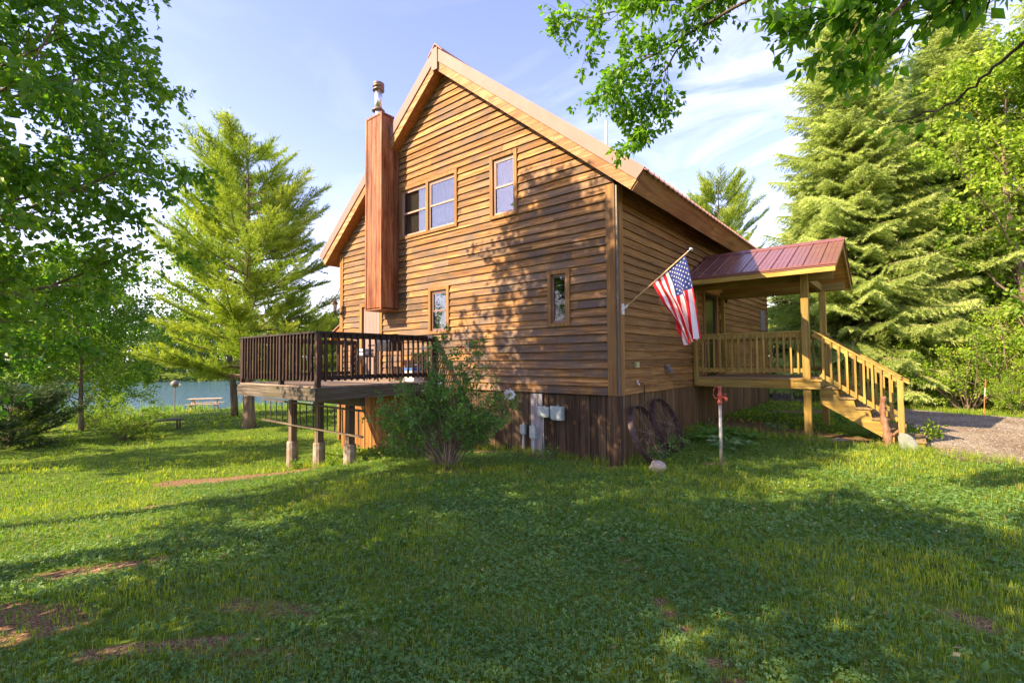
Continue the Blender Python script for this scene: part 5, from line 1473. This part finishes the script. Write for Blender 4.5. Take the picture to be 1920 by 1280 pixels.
SP_SHR = dict(lv=[(9, .8, .3, .8, .2, .14, (0, 0, .02), 4), (6, .34, .3, .8, .1, .15, (0, 0, 0), 3)], leaves=10, size=.085, wr=.65, scat=.04, rmin=.003, rdraw=.004, droop=.1)
sh = shrub('leafy_shrub', (7.2, 13.4, gz(7.2, 13.4)), 3.0, 1.2, LF_DEC, 'bright green shrub behind the marker stake', 51, 16, SP_SHR, 'shrubs along the far side of the drive')
for x, y, rz, sc, lb in ((5.6, 13.7, 1.2, .95, 'bright green shrub just right of the stairs'), (9.2, 12.6, 2.5, .95, 'rounded shrub at the right edge of the view'), (8.6, 14.9, 4, 1.25, 'taller shrub behind the rounded one at the right edge'),
                         (4.7, 15.2, 5.3, .85, 'shrub filling the gap at the foot of the spruces'), (11.5, 13, .6, 1.2, 'shrub standing where the drive leaves the view'), (6.6, 12.3, 3.1, .5, 'knee-high shrub in front of the bright green ones')):
    cp(sh, x, y, rz, sc, lb)
rb = cp(sh, -17.2, -3.46, .8, (.62, .62, .48), 'round dark green bush on the lawn left of the bench'); rb['group'] = 'low bushes on the lake lawn'
rb2 = cp(sh, -24.0, -3.2, 2.8, (.55, .55, .42), 'low yellow-green bush at the water edge under the leaning tree'); rb2['group'] = 'low bushes on the lake lawn'
rb3 = cp(sh, -19.5, -6.0, 1.8, (.7, .7, .5), 'low bush beneath the leafy trees at the left'); rb3['group'] = 'low bushes on the lake lawn'

# flowering shrub in front of the gable wall
rng_k = rng; rng = np.random.default_rng(77)
fb = thing('flowering_shrub', (-2.28, -2.14, gz(-2.28, -2.14)), 'wide green shrub with a few pale blossoms in front of the gable wall', 'shrub')
wm, lm = MB(), MB(); b0 = np.array((-2.28, -2.14, gz(-2.28, -2.14) - .06))
SPB = dict(lv=[(11, .45, .35, .7, .38, .14, (0, 0, .04), 4), (5, .2, .3, .75, .1, .15, (0, 0, .04), 3)], leaves=7, size=.062, wr=.55, scat=.012, rmin=.0025, rdraw=.0015, droop=-.15, up=.6)
RV = np.array((.775, .632, 0)); FV = np.array((-.632, .775, 0))       # across / away from the usual viewpoint
stems_ = [(-1.22, .95, .1), (-1.05, 1.2, -.3), (-.85, 1.25, .3), (-.7, 1.5, .0), (-.95, .7, -.3), (-.55, 1.1, -.5), (-.3, 2.05, .1), (-.1, 2.4, .1), (-.2, 1.6, -.2), (-1.0, .95, .0), (-.75, 1.05, -.35), (.75, .95, -.3), (.4, 1.1, -.4), (-.35, 1.3, .4), (.1, 1.5, -.4), (.3, 1.9, .2), (.5, 2.15, .1), (.62, 1.7, -.2), (.8, 1.35, .1), (.98, 1.1, .2), (1.2, 1.2, 0), (.6, .95, -.5), (.15, .95, -.6), (-.15, 1.35, .3), (.9, .8, -.3), (-1.1, .6, .2)]
tips = []
for sx_, hz_, fv in stems_:
    end = b0 + RV * sx_ + FV * fv * .6 + np.array((0, 0, hz_ + .0))
    midp = b0 + RV * sx_ * .42 + FV * fv * .3 + np.array((0, 0, hz_ * .58)) + rng.normal(0, .05, 3)
    T = np.linspace(0, 1, 10)[:, None]
    P2 = b0 * (1 - T) ** 2 + midp * 2 * T * (1 - T) + end * T ** 2 + rng.normal(0, .012, (10, 3)) * T
    D2 = unit(np.gradient(P2, axis=0)); R2 = np.linspace(.016, .004, 10)
    wm.tube(P2, R2, 6, cap=False, v=.5); twiggy(wm, lm, P2, D2, R2, 0, SPB, .45 + rng.normal(0, .12)); tips.append(end)
for k_ in range(16):   # bare basal twigs
    a = rng.uniform(0, 6.28); P2, D2, R2 = limb(b0, (math.cos(a) * .9, math.sin(a) * .9, 1.1), rng.uniform(.5, 1.1), .009, 7, .12, (0, 0, 0), .3); wm.tube(P2, R2, 4, cap=False, v=.5)
wm.build('stems', BK, fb, smooth=True); lm.build('foliage', LF_BUSH, fb)
PET = leafmat('petal_white', (.66, .66, .62), (.76, .76, .72), (.8, .8, .8), trans=.3, rough=.7, tcol=(1, 1, 1)); PETP = leafmat('petal_pink', (.48, .33, .28), (.62, .45, .40), (.70, .55, .5), trans=.3, rough=.7, tcol=(1, 1, 1))
def bloom(c, r_, n, mat_):
    mb = MB(); d = unit(rng.normal(size=(n, 3)) + np.array((0, 0, .3))); add_leaves(mb, np.array(c) + d * r_ * .5, d, r_ * .75, .9, tone=rng.random(n)); mb.build('blossom', mat_, fb)
bloom(b0 + RV * 1.12 + np.array((0, 0, 1.36)), .09, 80, PET)
for sx_, hz_, fv in ((.48, 2.0, .1), (.42, 1.75, -.1), (.62, 1.9, 0), (-.1, 1.55, -.2), (-.32, 2.42, .1), (-.15, 2.5, .1), (-.42, 2.2, .0), (.1, 2.1, .1), (.7, 2.1, .1), (.0, 1.85, .1), (-.5, 1.6, 0), (.25, 1.55, -.2), (.35, 2.25, .2)):
    bloom(b0 + RV * sx_ + FV * fv + np.array((0, 0, hz_)), .045, 16, PETP if rng.random() < .7 else PET)
rng = rng_k

# ferns, hostas and small plants near the walls
def fern(loc, label, sc=1.0, n=12, group='ferns by the side wall'):
    t_ = thing('fern', loc, label, 'fern', group); mb = MB(); st_ = MB()
    for k_ in range(n):
        a = k_ * 2.4 + rng.uniform(-.3, .3); L_ = sc * rng.uniform(.4, .62); T = np.linspace(0, 1, 12)
        el = rng.uniform(.75, 1.2)
        P_ = np.array(loc) + np.stack([np.cos(a) * T * L_ * math.cos(el) * (1 + .5 * T), np.sin(a) * T * L_ * math.cos(el) * (1 + .5 * T), T * L_ * math.sin(el) - T ** 2.4 * L_ * .55], -1)
        st_.tube(P_, np.linspace(.004, .001, 12), 3, cap=False)
        Dd = unit(np.gradient(P_, axis=0)); side = unit(np.cross(Dd, (0, 0, 1)))
        idx = np.linspace(1.5, 11, 26); 
        for q in idx:
            i_ = min(int(q), 10); f = q - i_; p = P_[i_] * (1 - f) + P_[i_ + 1] * f; l_ = .11 * sc * math.sin(math.pi * min(1, (q / 11) * .85 + .15)) + .012
            for s_ in (-1, 1): add_leaves(mb, p[None], (side[i_] * s_ + Dd[i_] * .35)[None], l_, .26, .05, np.array([.5 + .2 * q / 11]), jit=.05, up=2)
    st_.build('stalks', LF_BUSH, t_); mb.build('fronds', LF_BUSH, t_)
    return t_
for k_, (x, y, s_, lb) in enumerate(((.75, 2.75, 1.05, 'tallest fern by the side wall, beyond the wagon wheels'), (1.0, 3.15, .9, 'fern under the front edge of the porch floor'), (.62, 2.35, .75, 'small fern close behind the farther wagon wheel'), (1.5, 3.0, .7, 'fern growing right behind the yard hydrant'))):
    fern((x, y, gz(x, y)), lb, s_)
HOS = leafmat('hosta_leaves', (.05, .13, .035), (.10, .20, .06), (.30, .38, .20), trans=.25, rough=.4)
def hosta(loc, label, sc=1.0, n=46):
    t_ = thing('hosta', loc, label, 'plant', 'hostas by the side wall'); mb = MB()
    a = rng.uniform(0, 6.28, n); el = rng.uniform(.15, 1.1, n); r_ = sc * rng.uniform(.06, .24, n)
    P_ = np.array(loc) + np.stack([np.cos(a) * r_, np.sin(a) * r_, .04 + sc * .2 * np.sin(el)], -1)
    add_leaves(mb, P_, np.stack([np.cos(a), np.sin(a), .35 * np.sin(el) - .25], -1), .15 * sc, .5, .10, jit=.15, up=1.5); mb.build('leaves', HOS, t_)
    st_ = MB()
    for p in P_[::2]: st_.tube([np.array(loc), (np.array(loc) + p) / 2 + np.array((0, 0, .05)), p], .003, 3, cap=False)
    st_.build('stalks', HOS, t_); return t_
hosta((1.28, 1.95, gz(1.28, 1.95)), 'hosta with pale edged leaves left of the hydrant pipe', 1.1, 60)
hosta((1.75, 4.3, gz(1.75, 4.3)), 'hosta growing under the porch floor', .8)
hosta((1.5, 2.35, gz(1.5, 2.35)), 'smaller hosta right behind the pale edged one', .7)
def weeds(name, pts, label, sz, n, mat=LF_BUSH, h=.2, spread=.25, cat='plant', group=None):
    c0 = np.array(pts).mean(0); t_ = thing(name, (c0[0], c0[1], gz(c0[0], c0[1])), label, cat, group); mb = MB(); st_ = MB()
    for x, y in pts:
        g = gz(x, y)
        for q in range(7):
            a = rng.uniform(0, 6.28); r_ = spread * rng.random(); P2, D2, R2 = limb((x, y, g), (math.cos(a) * .5, math.sin(a) * .5, 1), h * rng.uniform(.6, 1.3), .004, 5, .12, (0, 0, 0), .4)
            st_.tube(P2, R2, 3, cap=False); i_ = rng.integers(1, 6, n); add_leaves(mb, P2[i_] + rng.normal(0, .02, (n, 3)), unit(rng.normal(size=(n, 3)) + np.array((0, 0, .1))), sz, .7, tone=rng.normal(.5, .2, n), up=.8)
    st_.build('stems', BK, t_); mb.build('foliage', mat, t_); return t_
weeds('creeping_plant', [(-5.0, -1.5), (-5.2, -1.2), (-4.8, -1.0), (-4.5, -.8), (-5.4, -1.7), (-4.9, -.6), (-4.3, -.5), (-5.6, -1.0)], 'leafy creeper at the foot of the skirting right of the deck posts', .07, 9, h=.34)
weeds('creeping_plant', [(-6.0, -2.2), (-6.2, -2.0), (-6.4, -1.9)], 'small leafy creeper between the middle and right deck footings', .07, 8, LF_DEC2, h=.26)
weeds('creeping_plant', [(-7.3, -2.3), (-7.5, -2.2)], 'small leafy creeper between the left and middle deck footings', .07, 8, LF_DEC2, h=.22)
weeds('weed_clump', [(-1.5, -.15), (-1.35, -.2)], 'weeds growing at the skirting under the meter box', .05, 8, h=.22)
weeds('weed_clump', [(.35, .25), (.5, .6), (.45, 1.0), (.5, 1.4), (.6, 1.8), (.3, .8)], 'dark green weeds growing through the wagon wheels', .05, 9, h=.30)
weeds('weed_clump', [(4.45, 5.1), (4.55, 5.5), (4.5, 5.9), (4.4, 6.3)], 'yellow-green weeds at the drive edge beside the bottom stair', .07, 9, LF_DEC, h=.26)
weeds('weed_clump', [(1.9, 5.2), (1.5, 5.6), (2.1, 6.6), (2.8, 6.8), (3.3, 6.3), (1.2, 7.2), (1.8, 7.8), (2.6, 7.6)], 'low green weeds under and beyond the porch', .07, 8, h=.16)

# reeds and grass at the water's edge
mb = MB(); n = 2600
s_ = rng.uniform(-14, 16, n); dd_ = rng.normal(-.9, .5, n)
P_ = SH0[None] + SHD[None] * s_[:, None] + SHN[None] * (dd_ + .9 * np.sin(s_ * .45) + .5 * np.sin(s_ * 1.3 + 1))[:, None]
k = (fnoise(P_[:, 0], P_[:, 1], 1.3, 3.) > -.15) & (shore_dist(P_[:, 0], P_[:, 1])[0] < .3); P_ = P_[k]; z_ = ground(P_[:, 0], P_[:, 1]) - .03
needles(mb, np.column_stack([P_, z_]), np.repeat([[0, 0, 1.]], len(P_), 0), 5, .42, .03, rng.normal(.6, .15, len(P_)), .28)
tag(mb.build('shore_grass', LF_DEC), kind='stuff')

# far shore wood: reads as one mass
mb = MB()
nt_ = 260
ss = rng.uniform(-120, 170, nt_); dd_ = 56 + rng.uniform(0, 28, nt_)
cen = SH0[None] + SHD[None] * ss[:, None] + SHN[None] * dd_[:, None]; gz_ = ground(cen[:, 0], cen[:, 1])
for c_, g in zip(cen, gz_):
    H = rng.uniform(9, 15); Wd = rng.uniform(2.2, 3.6); nl = 640; tn = rng.normal(.45, .2)
    u = unit(rng.normal(size=(nl, 3))); r_ = rng.uniform(.55, 1.05, nl)
    lob = 1 + .22 * np.sin(5 * u[:, 0] + c_[0]) * np.sin(4 * u[:, 2] + c_[1])
    P3 = np.column_stack([c_[0] + u[:, 0] * Wd * r_ * lob, c_[1] + u[:, 1] * Wd * r_ * lob, np.maximum(g - .3, g + H * .42 + u[:, 2] * H * .54 * r_ * lob)])
    add_leaves(mb, P3, unit(u + rng.normal(0, .5, u.shape)), .62, .8, tone=tn + rng.normal(0, .12, nl), up=.4)
tag(mb.build('far_shore_wood', LF_FAR), kind='stuff')

# trees behind the viewpoint: the photo shows only the shade they throw on the lawn and wall

for x, y, rz, sc, lb in ((-3.6, -15.8, 2.2, .84, 'leafy tree directly behind the viewpoint'), 
                         (-.2, -14.6, 5.0, .9, 'leafy tree behind the viewpoint on the drive side'), (-19.5, -16.0, .9, .95, 'leafy tree left of the view, throwing shade streaks on the lake lawn'), (3.6, -17.5, 1.5, 1.15, 'leafy tree farthest behind the viewpoint by the drive')):
    cp(dA, x, y, rz, sc, lb)

broadleaf('birch_tree', 14.5, .16, dict(SP_NEAR, lv=[(8, 1.1, .3, .8, .1, .14, (0, 0, -.01), 5), (6, .5, .3, .75, .1, .14, (0, 0, -.05), 4)], leaves=9, size=.13), LF_BIRCH, 'tall bare-stemmed leafy tree beside the viewpoint, throwing dappled shade on the wall', (-7.1, -9.6, gz(-7.1, -9.6)), limbs=44, first=.34, llen=.22, lang=1.25, seed=61)

cp(dB, -2.4, -12.6, 2.4, 1.15, 'low leafy tree just behind the viewpoint')

# unmown grass against walls, posts and stones
mb = MB(); Pe = []
def edge(x0, y0, x1, y1, n, w_): 
    t = rng.random(n)[:, None]; Pe.append(np.array([(x0, y0)]) * (1 - t) + np.array([(x1, y1)]) * t + rng.normal(0, w_, (n, 2)))
edge(-5.0, -.12, -.1, -.12, 420, .05); edge(.12, -.05, .12, 3.8, 260, .07); edge(2.2, 3.7, 2.75, 3.75, 120, .10); edge(2.4, 6.1, 2.6, 6.4, 60, .08)
edge(3.5, 3.75, 4.3, 3.6, 160, .10); edge(.6, -.35, .95, -.35, 50, .05); edge(-8.4, -2.1, -5.3, -2.15, 240, .10); edge(-2.5, -2.2, -2.0, -2.2, 60, .12); edge(1.6, .3, 1.7, .3, 30, .05)
edge(4.4, 3.6, 6.5, 3.1, 260, .10); edge(6.5, 3.1, 12, 2.3, 200, .12); edge(.4, 12.0, 4.2, 12.4, 200, .2); edge(4.2, 12.1, 12, 11.0, 700, .35); edge(1.2, 3.6, 4.2, 3.3, 220, .25)
Pe = np.concatenate(Pe); k = ~in_house(Pe[:, 0], Pe[:, 1]); Pe = Pe[k]
needles(mb, np.column_stack([Pe, ground(Pe[:, 0], Pe[:, 1])]), np.repeat([[0, 0, 1.]], len(Pe), 0), 6, .15, .007, rng.normal(.5, .2, len(Pe)), .35)
tag(mb.build('edge_grass', GRASS), kind='stuff')
